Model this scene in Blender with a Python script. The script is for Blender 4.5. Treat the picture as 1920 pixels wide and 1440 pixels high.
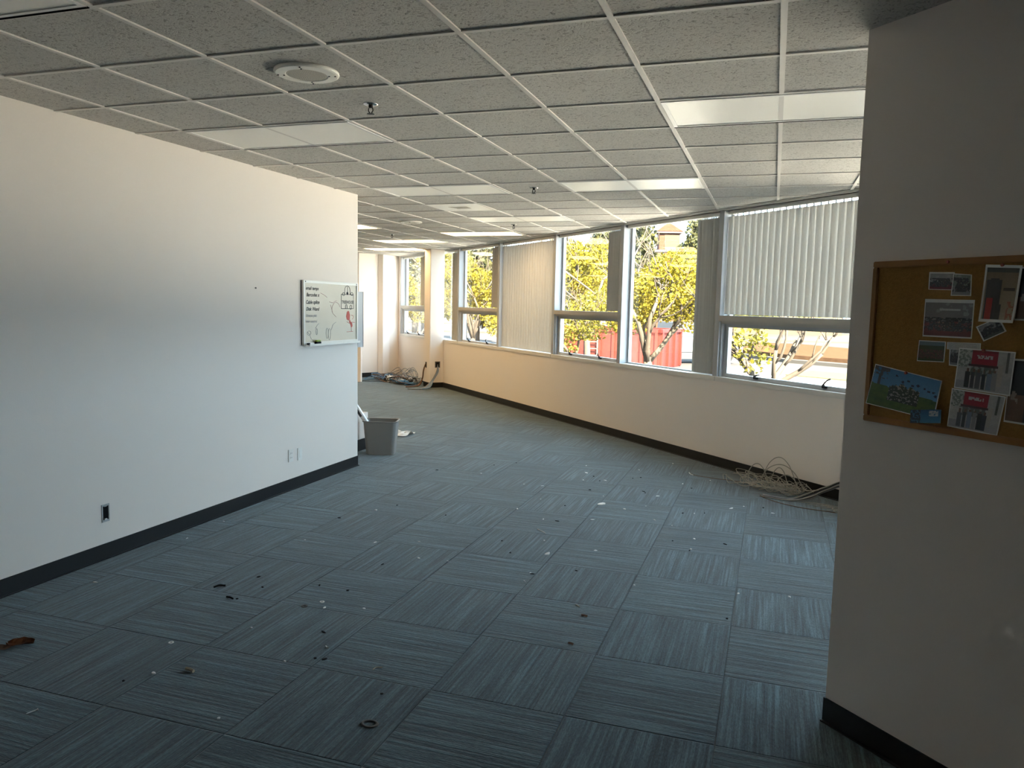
import bpy, bmesh, math, random
from mathutils import Vector, Matrix, noise as mnoise

scene = bpy.context.scene
for o in list(bpy.data.objects):
    bpy.data.objects.remove(o, do_unlink=True)
COL = scene.collection
S = math.sqrt(0.5)
PI = math.pi

# ------------------------------------------------------------------ camera
cam_d = bpy.data.cameras.new('camera')
cam = bpy.data.objects.new('camera', cam_d)
COL.objects.link(cam)
_r, _u, _f = (0.947096, 0.320234, 0.021413), (-0.052794, 0.089637, 0.994574), (-0.316577, 0.943088, -0.101801)
cam.matrix_world = Matrix(((_r[0], _u[0], -_f[0], 0.6328), (_r[1], _u[1], -_f[1], -2.9481),
                           (_r[2], _u[2], -_f[2], 1.705), (0, 0, 0, 1)))
cam_d.sensor_fit = 'HORIZONTAL'
cam_d.sensor_width = 36
cam_d.lens = 1449.1 * 36 / 1920
cam_d.clip_start = 0.05
cam_d.clip_end = 500
scene.camera = cam

# ------------------------------------------------------------------ light
scene.view_settings.view_transform = 'Standard'
scene.view_settings.look = 'None'
scene.view_settings.gamma = 1
scene.view_settings.use_curve_mapping = False
scene.view_settings.exposure = 0.95
scene.cycles.max_bounces = 10
scene.cycles.diffuse_bounces = 6
scene.cycles.transparent_max_bounces = 24

SKY = 5.5
SUN = 65.0
LAMP = 6.2
world = bpy.data.worlds.new('sky')
scene.world = world
world.use_nodes = True
wn = world.node_tree.nodes
bg = wn['Background']
bg.inputs['Color'].default_value = (0.57, 0.79, 1.0, 1)
bg.inputs['Strength'].default_value = SKY

sun_d = bpy.data.lights.new('sun', 'SUN')
sun_d.energy = SUN
sun_d.color = (1.0, 0.86, 0.66)
sun_d.angle = 0.01
sun = bpy.data.objects.new('sun', sun_d)
COL.objects.link(sun)
_el = math.radians(38)
_to = Vector((0.53 * math.cos(_el), -0.848 * math.cos(_el), math.sin(_el)))
sun.rotation_euler = _to.to_track_quat('Z', 'Y').to_euler()
sun.location = (20, -10, 20)

# ------------------------------------------------------------------ materials
def mat(name, color, rough=0.6, spec=0.3, metal=0.0, emit=None, estr=0.0, bump=None, var=None, trans=None):
    """principled material; bump=(scale, strength); var=(scale, amount) mottles the colour"""
    m = bpy.data.materials.new(name)
    m.use_nodes = True
    nt = m.node_tree
    b = nt.nodes['Principled BSDF']
    b.inputs['Base Color'].default_value = (*color, 1)
    b.inputs['Roughness'].default_value = rough
    b.inputs['Specular IOR Level'].default_value = spec
    b.inputs['Metallic'].default_value = metal
    if emit:
        b.inputs['Emission Color'].default_value = (*emit, 1)
        b.inputs['Emission Strength'].default_value = estr
    if var:
        tc = nt.nodes.new('ShaderNodeTexCoord')
        nz = nt.nodes.new('ShaderNodeTexNoise')
        nz.inputs['Scale'].default_value = var[0]
        nz.inputs['Detail'].default_value = 6
        nt.links.new(tc.outputs['Object'], nz.inputs['Vector'])
        mx = nt.nodes.new('ShaderNodeMix')
        mx.data_type = 'RGBA'
        a = var[1]
        mx.inputs['A'].default_value = (*[max(0, c * (1 - a)) for c in color], 1)
        mx.inputs['B'].default_value = (*[min(1, c * (1 + a)) for c in color], 1)
        nt.links.new(nz.outputs['Fac'], mx.inputs['Factor'])
        nt.links.new(mx.outputs['Result'], b.inputs['Base Color'])
    if bump:
        tc = nt.nodes.new('ShaderNodeTexCoord')
        nz = nt.nodes.new('ShaderNodeTexNoise')
        nz.inputs['Scale'].default_value = bump[0]
        nz.inputs['Detail'].default_value = 4
        bp = nt.nodes.new('ShaderNodeBump')
        bp.inputs['Strength'].default_value = bump[1]
        bp.inputs['Distance'].default_value = 0.004
        nt.links.new(tc.outputs['Object'], nz.inputs['Vector'])
        nt.links.new(nz.outputs['Fac'], bp.inputs['Height'])
        nt.links.new(bp.outputs['Normal'], b.inputs['Normal'])
    if trans:
        out = nt.nodes['Material Output']
        tr = nt.nodes.new('ShaderNodeBsdfTranslucent')
        tr.inputs['Color'].default_value = (*trans[0], 1)
        ms = nt.nodes.new('ShaderNodeMixShader')
        ms.inputs[0].default_value = trans[1]
        nt.links.new(b.outputs[0], ms.inputs[1])
        nt.links.new(tr.outputs[0], ms.inputs[2])
        nt.links.new(ms.outputs[0], out.inputs['Surface'])
    return m


M = {}
M['wall'] = mat('painted_wall', (0.84, 0.77, 0.705), 0.75, 0.2, bump=(140, 0.12), var=(0.7, 0.025))
M['tbar'] = mat('ceiling_bar_paint', (0.74, 0.70, 0.645), 0.5, 0.3)
M['rubber'] = mat('black_rubber_base', (0.012, 0.012, 0.013), 0.45, 0.4, var=(3, 0.3))
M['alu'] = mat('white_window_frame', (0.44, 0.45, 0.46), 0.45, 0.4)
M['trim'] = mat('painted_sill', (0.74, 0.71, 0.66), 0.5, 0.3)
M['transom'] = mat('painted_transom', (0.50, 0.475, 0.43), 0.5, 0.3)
M['vane'] = mat('blind_fabric', (0.66, 0.64, 0.60), 0.85, 0.1, var=(60, 0.05), trans=((0.72, 0.70, 0.66), 0.22))
M['rail'] = mat('headrail_metal', (0.82, 0.79, 0.74), 0.4, 0.4)
M['bronze'] = mat('dark_bronze', (0.03, 0.025, 0.022), 0.4, 0.5, 0.6)
M['lens'] = mat('unlit_lens', (0.95, 0.92, 0.84), 0.35, 0.4, bump=(300, 0.2))
M['lens_lit'] = mat('lit_lens', (0.9, 0.88, 0.8), 0.4, 0.3, emit=(1.0, 0.66, 0.30), estr=LAMP)
M['fix'] = mat('fixture_frame', (0.84, 0.82, 0.78), 0.4, 0.4)
M['gap'] = mat('fixture_gap', (0.01, 0.01, 0.01), 0.9, 0.0)
M['white_metal'] = mat('white_enamel', (0.95, 0.91, 0.82), 0.4, 0.4)
M['grille'] = mat('speaker_grille', (0.66, 0.61, 0.52), 0.6, 0.3)
M['dark'] = mat('dark_hole', (0.008, 0.008, 0.009), 0.8, 0.1)
M['chrome'] = mat('chrome', (0.75, 0.75, 0.75), 0.2, 0.5, 1.0)
M['galv'] = mat('galvanised_steel', (0.5, 0.5, 0.49), 0.4, 0.5, 0.8, var=(80, 0.3))
M['plate'] = mat('ivory_plate', (0.83, 0.80, 0.75), 0.4, 0.4)
M['slot'] = mat('socket_slot', (0.12, 0.11, 0.10), 0.6, 0.2)
M['bin'] = mat('grey_plastic', (0.26, 0.25, 0.235), 0.45, 0.35, var=(6, 0.08))
M['tube'] = mat('silver_film', (0.72, 0.75, 0.78), 0.25, 0.6, 0.3)
M['tube_dark'] = mat('dark_band', (0.04, 0.05, 0.06), 0.4, 0.4)
M['paper'] = mat('white_paper', (0.88, 0.88, 0.86), 0.8, 0.1)
M['wb'] = mat('whiteboard_face', (0.70, 0.63, 0.50), 0.25, 0.5, var=(5, 0.05))
M['wbframe'] = mat('aluminium_frame', (0.80, 0.77, 0.70), 0.35, 0.5, 0.1)
M['wbside'] = mat('dark_board_edge', (0.05, 0.05, 0.055), 0.6, 0.2)
M['ink'] = mat('black_marker', (0.05, 0.048, 0.05), 0.6, 0.1)
M['ink_faint'] = mat('faded_marker', (0.42, 0.39, 0.36), 0.6, 0.1)
M['ink_red'] = mat('red_marker', (0.62, 0.16, 0.13), 0.6, 0.1)
M['ink_pink'] = mat('faded_red_marker', (0.66, 0.47, 0.41), 0.6, 0.1)
M['green'] = mat('green_cap', (0.30, 0.40, 0.05), 0.5, 0.3)
M['acrylic'] = mat('grey_plastic_sheet', (0.50, 0.50, 0.49), 0.3, 0.5)
M['cork'] = mat('cork', (0.34, 0.185, 0.055), 0.9, 0.1, bump=(260, 0.5), var=(120, 0.35))
M['oak'] = mat('oak_frame', (0.36, 0.17, 0.05), 0.5, 0.3, var=(18, 0.25))
M['pin'] = mat('pin_metal', (0.4, 0.1, 0.06), 0.4, 0.4)
M['fleck_w'] = mat('paper_fleck', (0.85, 0.85, 0.83), 0.7, 0.2)
M['fleck_d'] = mat('dark_crumb', (0.006, 0.006, 0.006), 0.7, 0.2)
M['tan'] = mat('tan_splinter', (0.45, 0.38, 0.28), 0.7, 0.2)
M['brown'] = mat('brown_bark', (0.14, 0.085, 0.06), 0.8, 0.1)
M['leaf_dry'] = mat('dry_leaf', (0.10, 0.034, 0.013), 0.8, 0.1, var=(60, 0.5))
M['steel'] = mat('steel', (0.7, 0.7, 0.68), 0.35, 0.5, 0.9)
M['c_grey'] = mat('grey_cable', (0.22, 0.23, 0.25), 0.5, 0.3)
M['c_blue'] = mat('blue_cable', (0.08, 0.20, 0.36), 0.5, 0.3)
M['c_white'] = mat('white_cable', (0.72, 0.70, 0.66), 0.5, 0.3)
M['c_black'] = mat('black_cable', (0.02, 0.018, 0.018), 0.5, 0.3)
M['c_brown'] = mat('brown_cable', (0.13, 0.065, 0.03), 0.5, 0.3)
M['c_taupe'] = mat('taupe_cable', (0.36, 0.335, 0.285), 0.5, 0.3)
# outdoors
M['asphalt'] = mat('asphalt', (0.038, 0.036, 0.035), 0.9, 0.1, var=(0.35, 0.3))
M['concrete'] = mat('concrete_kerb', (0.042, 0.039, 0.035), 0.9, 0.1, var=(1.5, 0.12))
M['bounce'] = mat('bounce_slab_pale', (0.74, 0.71, 0.66), 0.9, 0.1, var=(2, 0.1))  # very pale so the added, unseen slab outside throws light indoors
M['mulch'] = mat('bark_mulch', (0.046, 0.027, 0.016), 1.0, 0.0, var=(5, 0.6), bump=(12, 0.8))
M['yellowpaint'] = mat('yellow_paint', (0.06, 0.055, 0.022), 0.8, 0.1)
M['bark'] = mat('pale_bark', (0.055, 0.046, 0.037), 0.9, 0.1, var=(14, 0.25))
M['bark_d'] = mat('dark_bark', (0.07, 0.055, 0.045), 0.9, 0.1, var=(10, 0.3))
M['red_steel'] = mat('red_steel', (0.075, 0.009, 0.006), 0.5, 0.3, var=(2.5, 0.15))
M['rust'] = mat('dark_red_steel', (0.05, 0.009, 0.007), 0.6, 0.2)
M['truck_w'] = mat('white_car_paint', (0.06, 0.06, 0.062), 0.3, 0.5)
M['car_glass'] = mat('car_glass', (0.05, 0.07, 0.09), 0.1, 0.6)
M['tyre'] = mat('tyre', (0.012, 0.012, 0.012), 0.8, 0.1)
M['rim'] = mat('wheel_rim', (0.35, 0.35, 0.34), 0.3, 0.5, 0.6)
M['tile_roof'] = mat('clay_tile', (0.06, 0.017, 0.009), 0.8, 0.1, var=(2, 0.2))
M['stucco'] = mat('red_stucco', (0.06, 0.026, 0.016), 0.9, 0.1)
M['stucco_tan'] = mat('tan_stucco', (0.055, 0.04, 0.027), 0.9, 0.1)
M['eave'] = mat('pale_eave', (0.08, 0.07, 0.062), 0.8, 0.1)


def leaf_mat(name, c1, c2, tr):
    m = bpy.data.materials.new(name)
    m.use_nodes = True
    nt = m.node_tree
    b = nt.nodes['Principled BSDF']
    b.inputs['Roughness'].default_value = 0.6
    b.inputs['Specular IOR Level'].default_value = 0.2
    at = nt.nodes.new('ShaderNodeAttribute')
    at.attribute_name = 'rnd'
    mx = nt.nodes.new('ShaderNodeMix')
    mx.data_type = 'RGBA'
    mx.inputs['A'].default_value = (*c1, 1)
    mx.inputs['B'].default_value = (*c2, 1)
    nt.links.new(at.outputs['Fac'], mx.inputs['Factor'])
    nt.links.new(mx.outputs['Result'], b.inputs['Base Color'])
    t = nt.nodes.new('ShaderNodeBsdfTranslucent')
    nt.links.new(mx.outputs['Result'], t.inputs['Color'])
    ms = nt.nodes.new('ShaderNodeMixShader')
    ms.inputs[0].default_value = tr
    nt.links.new(b.outputs[0], ms.inputs[1])
    nt.links.new(t.outputs[0], ms.inputs[2])
    nt.links.new(ms.outputs[0], nt.nodes['Material Output'].inputs['Surface'])
    return m


M['leaf_yellow'] = leaf_mat('yellow_leaves', (0.07, 0.058, 0.007), (0.20, 0.165, 0.012), 0.4)
M['leaf_lime'] = leaf_mat('lime_leaves', (0.05, 0.05, 0.010), (0.155, 0.135, 0.014), 0.4)
M['leaf_pine'] = leaf_mat('pine_needles', (0.022, 0.028, 0.016), (0.07, 0.068, 0.022), 0.3)
M['leaf_grey'] = leaf_mat('olive_leaves', (0.035, 0.037, 0.022), (0.10, 0.092, 0.04), 0.35)


def glass_material():
    m = bpy.data.materials.new('window_glass')
    m.use_nodes = True
    nt = m.node_tree
    for n in list(nt.nodes):
        if n.type == 'BSDF_PRINCIPLED':
            nt.nodes.remove(n)
    out = nt.nodes['Material Output']
    fr = nt.nodes.new('ShaderNodeFresnel')
    # thin pane: rays pass unbent, so the far face must reflect like the near one
    geo = nt.nodes.new('ShaderNodeNewGeometry')
    ior = nt.nodes.new('ShaderNodeMix')
    ior.inputs['A'].default_value = 1.5
    ior.inputs['B'].default_value = 1 / 1.5
    nt.links.new(geo.outputs['Backfacing'], ior.inputs['Factor'])
    nt.links.new(ior.outputs['Result'], fr.inputs['IOR'])
    gl = nt.nodes.new('ShaderNodeBsdfGlossy')
    gl.inputs['Roughness'].default_value = 0.0
    tr = nt.nodes.new('ShaderNodeBsdfTransparent')
    tr.inputs['Color'].default_value = (0.97, 0.985, 0.98, 1)
    ms = nt.nodes.new('ShaderNodeMixShader')
    nt.links.new(fr.outputs[0], ms.inputs[0])
    nt.links.new(tr.outputs[0], ms.inputs[1])
    nt.links.new(gl.outputs[0], ms.inputs[2])
    nt.links.new(ms.outputs[0], out.inputs['Surface'])
    return m


M['glass'] = glass_material()


def picture_material():
    m = bpy.data.materials.new('photo_print')
    m.use_nodes = True
    nt = m.node_tree
    b = nt.nodes['Principled BSDF']
    b.inputs['Roughness'].default_value = 0.35
    at = nt.nodes.new('ShaderNodeAttribute')
    at.attribute_name = 'Col'
    nt.links.new(at.outputs['Color'], b.inputs['Base Color'])
    return m


M['picture'] = picture_material()


def carpet_material():
    """quarter-turned ribbed carpet tiles, 24 inch"""
    m = bpy.data.materials.new('carpet_tiles')
    m.use_nodes = True
    nt = m.node_tree
    N, L = nt.nodes, nt.links
    b = N['Principled BSDF']
    b.inputs['Roughness'].default_value = 0.95
    b.inputs['Specular IOR Level'].default_value = 0.12
    b.inputs['Sheen Weight'].default_value = 0.35
    b.inputs['Sheen Roughness'].default_value = 0.5
    tc = N.new('ShaderNodeTexCoord')
    sp = N.new('ShaderNodeSeparateXYZ')
    L.new(tc.outputs['Object'], sp.inputs[0])

    def math_(op, a, b_=None, clamp=False):
        n = N.new('ShaderNodeMath')
        n.operation = op
        n.use_clamp = clamp
        for k, v in ((0, a), (1, b_)):
            if v is None:
                continue
            if isinstance(v, (int, float)):
                n.inputs[k].default_value = v
            else:
                L.new(v, n.inputs[k])
        return n.outputs[0]
    T = 0.6096
    u = math_('DIVIDE', math_('SUBTRACT', sp.outputs['X'], 0.499), T)
    v = math_('DIVIDE', math_('SUBTRACT', sp.outputs['Y'], 0.045), T)
    iu, iv = math_('FLOOR', u), math_('FLOOR', v)
    fu, fv = math_('SUBTRACT', u, iu), math_('SUBTRACT', v, iv)
    par = math_('ABSOLUTE', math_('MODULO', math_('ADD', math_('ADD', iu, iv), 400.0), 2.0))
    # coordinate across the ribs / along the ribs
    mixn = lambda a, c: math_('ADD', math_('MULTIPLY', a, math_('SUBTRACT', 1.0, par)), math_('MULTIPLY', c, par))
    across, along = mixn(fu, fv), mixn(fv, fu)
    cell = N.new('ShaderNodeCombineXYZ')
    L.new(iu, cell.inputs[0])
    L.new(iv, cell.inputs[1])
    wnz = N.new('ShaderNodeTexWhiteNoise')
    wnz.noise_dimensions = '2D'
    L.new(cell.outputs[0], wnz.inputs['Vector'])
    rnd = wnz.outputs['Value']

    def stripes(fr_across, fr_along, detail):
        c = N.new('ShaderNodeCombineXYZ')
        L.new(math_('MULTIPLY', across, fr_across), c.inputs[0])
        L.new(math_('MULTIPLY', along, fr_along), c.inputs[1])
        L.new(math_('MULTIPLY', rnd, 97.0), c.inputs[2])
        nz = N.new('ShaderNodeTexNoise')
        nz.inputs['Scale'].default_value = 1.0
        nz.inputs['Detail'].default_value = detail
        nz.inputs['Roughness'].default_value = 0.65
        L.new(c.outputs[0], nz.inputs['Vector'])
        return nz.outputs['Fac']
    s1 = stripes(42.0, 1.0, 3)
    s2 = stripes(130.0, 26.0, 2)
    s3 = stripes(9.0, 2.0, 2)
    h = math_('ADD', math_('MULTIPLY', s1, 0.62), math_('ADD', math_('MULTIPLY', s2, 0.28), math_('MULTIPLY', s3, 0.10)))
    ramp = N.new('ShaderNodeValToRGB')
    e = ramp.color_ramp.elements
    e[0].position, e[0].color = 0.38, (0.010, 0.020, 0.025, 1)
    e[1].position, e[1].color = 0.64, (0.104, 0.170, 0.194, 1)
    mid = ramp.color_ramp.elements.new(0.5)
    mid.color = (0.035, 0.066, 0.080, 1)
    L.new(h, ramp.inputs[0])
    # lightness of each tile and large worn patches
    big = N.new('ShaderNodeTexNoise')
    big.inputs['Scale'].default_value = 0.8
    big.inputs['Detail'].default_value = 3
    L.new(tc.outputs['Object'], big.inputs['Vector'])
    k = math_('ADD', 0.72, math_('ADD', math_('MULTIPLY', rnd, 0.20), math_('MULTIPLY', big.outputs['Fac'], 0.36)))
    # seams
    d = math_('MINIMUM', math_('MINIMUM', fu, math_('SUBTRACT', 1.0, fu)), math_('MINIMUM', fv, math_('SUBTRACT', 1.0, fv)))
    seam = math_('MULTIPLY', d, 130.0, True)
    k2 = math_('MULTIPLY', k, math_('ADD', 0.45, math_('MULTIPLY', seam, 0.55)))
    vm = N.new('ShaderNodeVectorMath')
    vm.operation = 'SCALE'
    L.new(ramp.outputs[0], vm.inputs[0])
    L.new(k2, vm.inputs['Scale'])
    L.new(vm.outputs[0], b.inputs['Base Color'])
    bp = N.new('ShaderNodeBump')
    bp.inputs['Strength'].default_value = 0.9
    bp.inputs['Distance'].default_value = 0.010
    L.new(math_('MULTIPLY', h, seam), bp.inputs['Height'])
    L.new(bp.outputs['Normal'], b.inputs['Normal'])
    return m


M['carpet'] = carpet_material()


def ceiling_material():
    """fissured mineral-fibre panels"""
    m = bpy.data.materials.new('ceiling_panels')
    m.use_nodes = True
    nt = m.node_tree
    N, L = nt.nodes, nt.links
    b = N['Principled BSDF']
    b.inputs['Roughness'].default_value = 0.95
    b.inputs['Specular IOR Level'].default_value = 0.05
    tc = N.new('ShaderNodeTexCoord')
    n1 = N.new('ShaderNodeTexNoise')
    n1.inputs['Scale'].default_value = 55
    n1.inputs['Detail'].default_value = 5
    n1.inputs['Distortion'].default_value = 1.6
    L.new(tc.outputs['Object'], n1.inputs['Vector'])
    r = N.new('ShaderNodeValToRGB')
    e = r.color_ramp.elements
    e[0].position, e[0].color = 0.33, (0.30, 0.28, 0.25, 1)
    e[1].position, e[1].color = 0.47, (0.60, 0.575, 0.53, 1)
    L.new(n1.outputs['Fac'], r.inputs[0])
    L.new(r.outputs[0], b.inputs['Base Color'])
    bp = N.new('ShaderNodeBump')
    bp.inputs['Strength'].default_value = 0.5
    bp.inputs['Distance'].default_value = 0.004
    L.new(n1.outputs['Fac'], bp.inputs['Height'])
    L.new(bp.outputs['Normal'], b.inputs['Normal'])
    return m


M['ceil'] = ceiling_material()

# ------------------------------------------------------------------ mesh helpers
class MB:
    def __init__(self):
        self.bm = bmesh.new()

    def box(self, x0, x1, y0, y1, z0, z1, mi=0, bevel=0.0):
        v = [self.bm.verts.new(p) for p in ((x0, y0, z0), (x1, y0, z0), (x1, y1, z0), (x0, y1, z0),
                                            (x0, y0, z1), (x1, y0, z1), (x1, y1, z1), (x0, y1, z1))]
        fs = [self.bm.faces.new([v[i] for i in q]) for q in ((3, 2, 1, 0), (4, 5, 6, 7), (0, 1, 5, 4),
                                                            (1, 2, 6, 5), (2, 3, 7, 6), (3, 0, 4, 7))]
        for f in fs:
            f.material_index = mi
        if bevel:
            es = list({e for f in fs for e in f.edges})
            bmesh.ops.bevel(self.bm, geom=es, offset=bevel, segments=2, affect='EDGES')
        return self

    def prism(self, pts, z0, z1, mi=0):
        lo = [self.bm.verts.new((x, y, z0)) for x, y in pts]
        hi = [self.bm.verts.new((x, y, z1)) for x, y in pts]
        n = len(pts)
        fs = [self.bm.faces.new(list(reversed(lo))), self.bm.faces.new(hi)]
        for i in range(n):
            fs.append(self.bm.faces.new((lo[i], lo[(i + 1) % n], hi[(i + 1) % n], hi[i])))
        for f in fs:
            f.material_index = mi
        return self

    def rings(self, rings, cap=True, mi=0, closed=True):
        """skin a list of rings (lists of points)"""
        R = [[self.bm.verts.new(p) for p in r] for r in rings]
        n = len(R[0])
        fs = []
        for a, c in zip(R, R[1:]):
            for i in range(n if closed else n - 1):
                j = (i + 1) % n
                fs.append(self.bm.faces.new((a[i], a[j], c[j], c[i])))
        if cap:
            fs.append(self.bm.faces.new(list(reversed(R[0]))))
            fs.append(self.bm.faces.new(R[-1]))
        for f in fs:
            f.material_index = mi
        return self

    def lathe(self, prof, n=32, c=(0, 0, 0), mi=0, cap=True):
        rs = [[(c[0] + r * math.cos(2 * PI * i / n), c[1] + r * math.sin(2 * PI * i / n), c[2] + z) for i in range(n)] for r, z in prof]
        return self.rings(rs, cap, mi)

    def tube(self, pts, r, n=6, mi=0, r2=None):
        pts = [Vector(p) for p in pts]
        m = len(pts)
        T = []
        for i in range(m):
            d = pts[min(i + 1, m - 1)] - pts[max(i - 1, 0)]
            T.append(d.normalized() if d.length > 1e-9 else Vector((0, 0, 1)))
        up = Vector((0, 0, 1)) if abs(T[0].z) < 0.9 else Vector((1, 0, 0))
        nrm = (up - T[0] * up.dot(T[0])).normalized()
        rings = []
        for i in range(m):
            nrm = (nrm - T[i] * nrm.dot(T[i]))
            nrm = nrm.normalized() if nrm.length > 1e-6 else T[i].orthogonal().normalized()
            bi = T[i].cross(nrm)
            rad = r if r2 is None else r + (r2 - r) * i / (m - 1)
            rings.append([tuple(pts[i] + nrm * rad * math.cos(2 * PI * k / n) + bi * rad * math.sin(2 * PI * k / n)) for k in range(n)])
        return self.rings(rings, True, mi)

    def quad(self, a, b_, c, d, mi=0):
        f = self.bm.faces.new([self.bm.verts.new(p) for p in (a, b_, c, d)])
        f.material_index = mi
        return self

    def build(self, name, m, parent=None, loc=None, rotz=None, smooth=False, kind=None):
        me = bpy.data.meshes.new(name)
        if smooth:
            for f in self.bm.faces:
                f.smooth = True
        bmesh.ops.recalc_face_normals(self.bm, faces=self.bm.faces)
        self.bm.to_mesh(me)
        self.bm.free()
        for k in (m if isinstance(m, (list, tuple)) else [m]):
            me.materials.append(M[k] if isinstance(k, str) else k)
        o = bpy.data.objects.new(name, me)
        COL.objects.link(o)
        if parent is not None:
            o.parent = parent
        if loc is not None:
            o.location = loc
        if rotz is not None:
            o.rotation_euler = (0, 0, rotz)
        if kind:
            o['kind'] = kind
        return o


def tag(o, label, cat, group=None, kind=None):
    o['label'] = label
    o['category'] = cat
    if group:
        o['group'] = group
    if kind:
        o['kind'] = kind
    return o


def empty(name, loc=(0, 0, 0), rotz=0.0):
    o = bpy.data.objects.new(name, None)
    o.empty_display_size = 0.1
    COL.objects.link(o)
    o.location = loc
    o.rotation_euler = (0, 0, rotz)
    return o


def copy_tree(src, loc=None, rotz=None):
    c = src.copy()
    COL.objects.link(c)
    if loc is not None:
        c.location = loc
    if rotz is not None:
        c.rotation_euler = (0, 0, rotz)
    for ch in src.children:
        d = ch.copy()
        COL.objects.link(d)
        d.parent = c
        for g in ch.children:
            e = g.copy()
            COL.objects.link(e)
            e.parent = d
    return c


def structure(name, label=None):
    o = empty(name)
    o['kind'] = 'structure'
    return o


H = 2.773          # ceiling
T = 0.6096         # ceiling module
D0 = 5.80 * S      # window wall plane: x + y = 5.80
ROT = math.radians(135)    # local x runs along the window wall, local y points into the room


def wpt(s, inward, z):
    return Vector((-S * s - S * inward + S * D0, S * s - S * inward + S * D0, z))


WO = (S * D0, S * D0, 0.0)   # origin of the window-wall frame

# ------------------------------------------------------------------ room shell
floor_pts = [(-21.2, -6.2), (8.2, -6.2), (8.2, -2.3), (-7.75, 13.65), (-8.5, 12.6), (-21.2, 12.6)]
MB().prism(floor_pts, -0.12, 0.0).build('floor', 'carpet', kind='structure')
MB().prism(floor_pts, H + 0.007, H + 0.16).build('ceiling', 'ceil', kind='structure')

# suspended-ceiling bars
g = MB()
W_ = 0.012
for i in range(-34, 13):
    x = i * T
    y1 = min(5.77 - x, 12.25)
    y0 = -6.1 if x > -3.45 else 2.62
    if y1 > y0:
        g.box(x - W_, x + W_, y0, y1, H, H + 0.0068)
for j in range(-9, 21):
    y = j * T
    x1 = min(5.77 - y, 8.0)
    x0 = -3.42 if y < 2.6 else -21.0
    if x1 > x0:
        g.box(x0, x1, y - W_, y + W_, H + 0.0004, H + 0.0066)
g.build('trim_1', 'tbar', kind='structure')

WX = -3.42
MB().box(WX - 0.16, WX, -6.1, 4.095, 0, H + 0.007).build('wall_left', 'wall', kind='structure')
MB().box(-21.1, 8.1, -6.2, -6.1, 0, H + 0.007).build('wall_back', 'wall', kind='structure')
MB().box(-21.0, WX - 0.16, 2.5, 2.6, 0, H + 0.007).build('wall_side', 'wall', kind='structure')
MB().box(-21.1, -21.0, 2.5, 12.5, 0, H + 0.007).build('wall_end', 'wall', kind='structure')
RO = (0.66, 0.66, 0.0)
MB().box(-9.45, -0.368, -0.12, 0, 0, H + 0.007).build('wall_right', 'wall', loc=RO, rotz=ROT, kind='structure')
# the far end: a slightly bent wall with a shallow pilaster
P4, P3, P2, P1 = (-7.78, 13.58), (-7.85, 13.15), (-7.93, 12.86), (-8.17, 12.40)
far = MB()
far.prism([P4, P3, P2, P1, (-8.6, 12.30), (-21.0, 12.30), (-21.0, 12.5), (-8.75, 12.5), (-8.35, 13.0), (-7.95, 13.62)], 0, H + 0.007)
far.build('wall_far', 'wall', kind='structure')
MB().prism([(-7.845, 13.16), (-7.80, 13.15), (-7.80, 12.845), (-7.925, 12.845)], 0, H).build('trim_2', 'wall', kind='structure')
# closing wall at the right-hand end of the window wall
MB().box(-6.2, -6.1, -0.2, 3.2, 0, H + 0.007).build('wall_closing', 'wall', loc=WO, rotz=ROT, kind='structure')

# baseboards
def baseboard(name, b, loc=None, rotz=None):
    return b.build(name, 'rubber', loc=loc, rotz=rotz, kind='structure')


bb = MB()
bb.box(WX, WX + 0.006, -6.1, 4.098, 0.0, 0.102)
bb.box(WX + 0.005, WX + 0.020, -6.1, 4.098, 0.0, 0.006)
bb.box(WX + 0.005, WX + 0.009, -6.1, 0.600, 0.0, 0.1035)
baseboard('baseboard_left', bb)
bb = MB()
bb.box(-9.4, -0.364, 0, 0.006, 0.0, 0.102)
bb.box(-9.4, -0.362, 0, 0.018, 0.0, 0.006)
bb.box(-0.368, -0.362, -0.12, 0.006, 0.0, 0.102)
baseboard('baseboard_right', bb, RO, ROT)
bb = MB()
bb.box(-6.1, 12.16, 0, 0.008, 0.0, 0.102)
bb.box(-6.1, 12.16, 0.006, 0.022, 0.0, 0.006)
bb.box(12.153, 12.16, 0.0, 0.307, 0.0, 0.102)
bb.box(12.153, 12.50, 0.30, 0.307, 0.0, 0.102)
baseboard('baseboard_window', bb, WO, ROT)
bb = MB()
bb.prism([(-8.17, 12.40), (-8.164, 12.397), (-7.924, 12.855), (-7.93, 12.86)], 0, 0.102)
bb.prism([(-8.6, 12.30), (-8.6, 12.292), (-8.165, 12.392), (-8.17, 12.40)], 0, 0.102)
baseboard('baseboard_far', bb)

# the window wall: low wall, header, column
lw = MB()
lw.box(-6.2, 15.15, -0.20, 0, -0.6, 0.925)
lw.box(-6.2, 15.15, -0.20, -0.16, 0.925, 0.955)
lw.box(-6.2, 15.15, -0.20, -0.02, 2.757, 3.1)
lw.box(14.98, 15.15, -0.2, 0, 0.925, H)
lw.build('wall_window', 'wall', loc=WO, rotz=ROT, kind='structure')
MB().box(12.16, 12.50, 0.0, 0.30, 0, H + 0.005, bevel=0.008).build('wall_column', 'wall', loc=WO, rotz=ROT, kind='structure')
st = MB()
st.box(-6.1, 14.98, -0.16, 0.012, 0.925, 0.976, bevel=0.003)
for k in (4.02, 7.70, 11.40):
    st.box(k - 0.002, k + 0.002, 0.011, 0.0126, 0.926, 0.975, 1)
st.build('trim_3', ['trim', 'slot'], loc=WO, rotz=ROT, kind='structure')
hd = MB()
hd.box(-6.1, 14.98, -0.16, 0.0, 2.757, H + 0.004)
hd.box(-6.1, 14.98, 0.0, 0.02, H - 0.004, H + 0.004)
hd.build('trim_4', 'trim', loc=WO, rotz=ROT, kind='structure')

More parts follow.
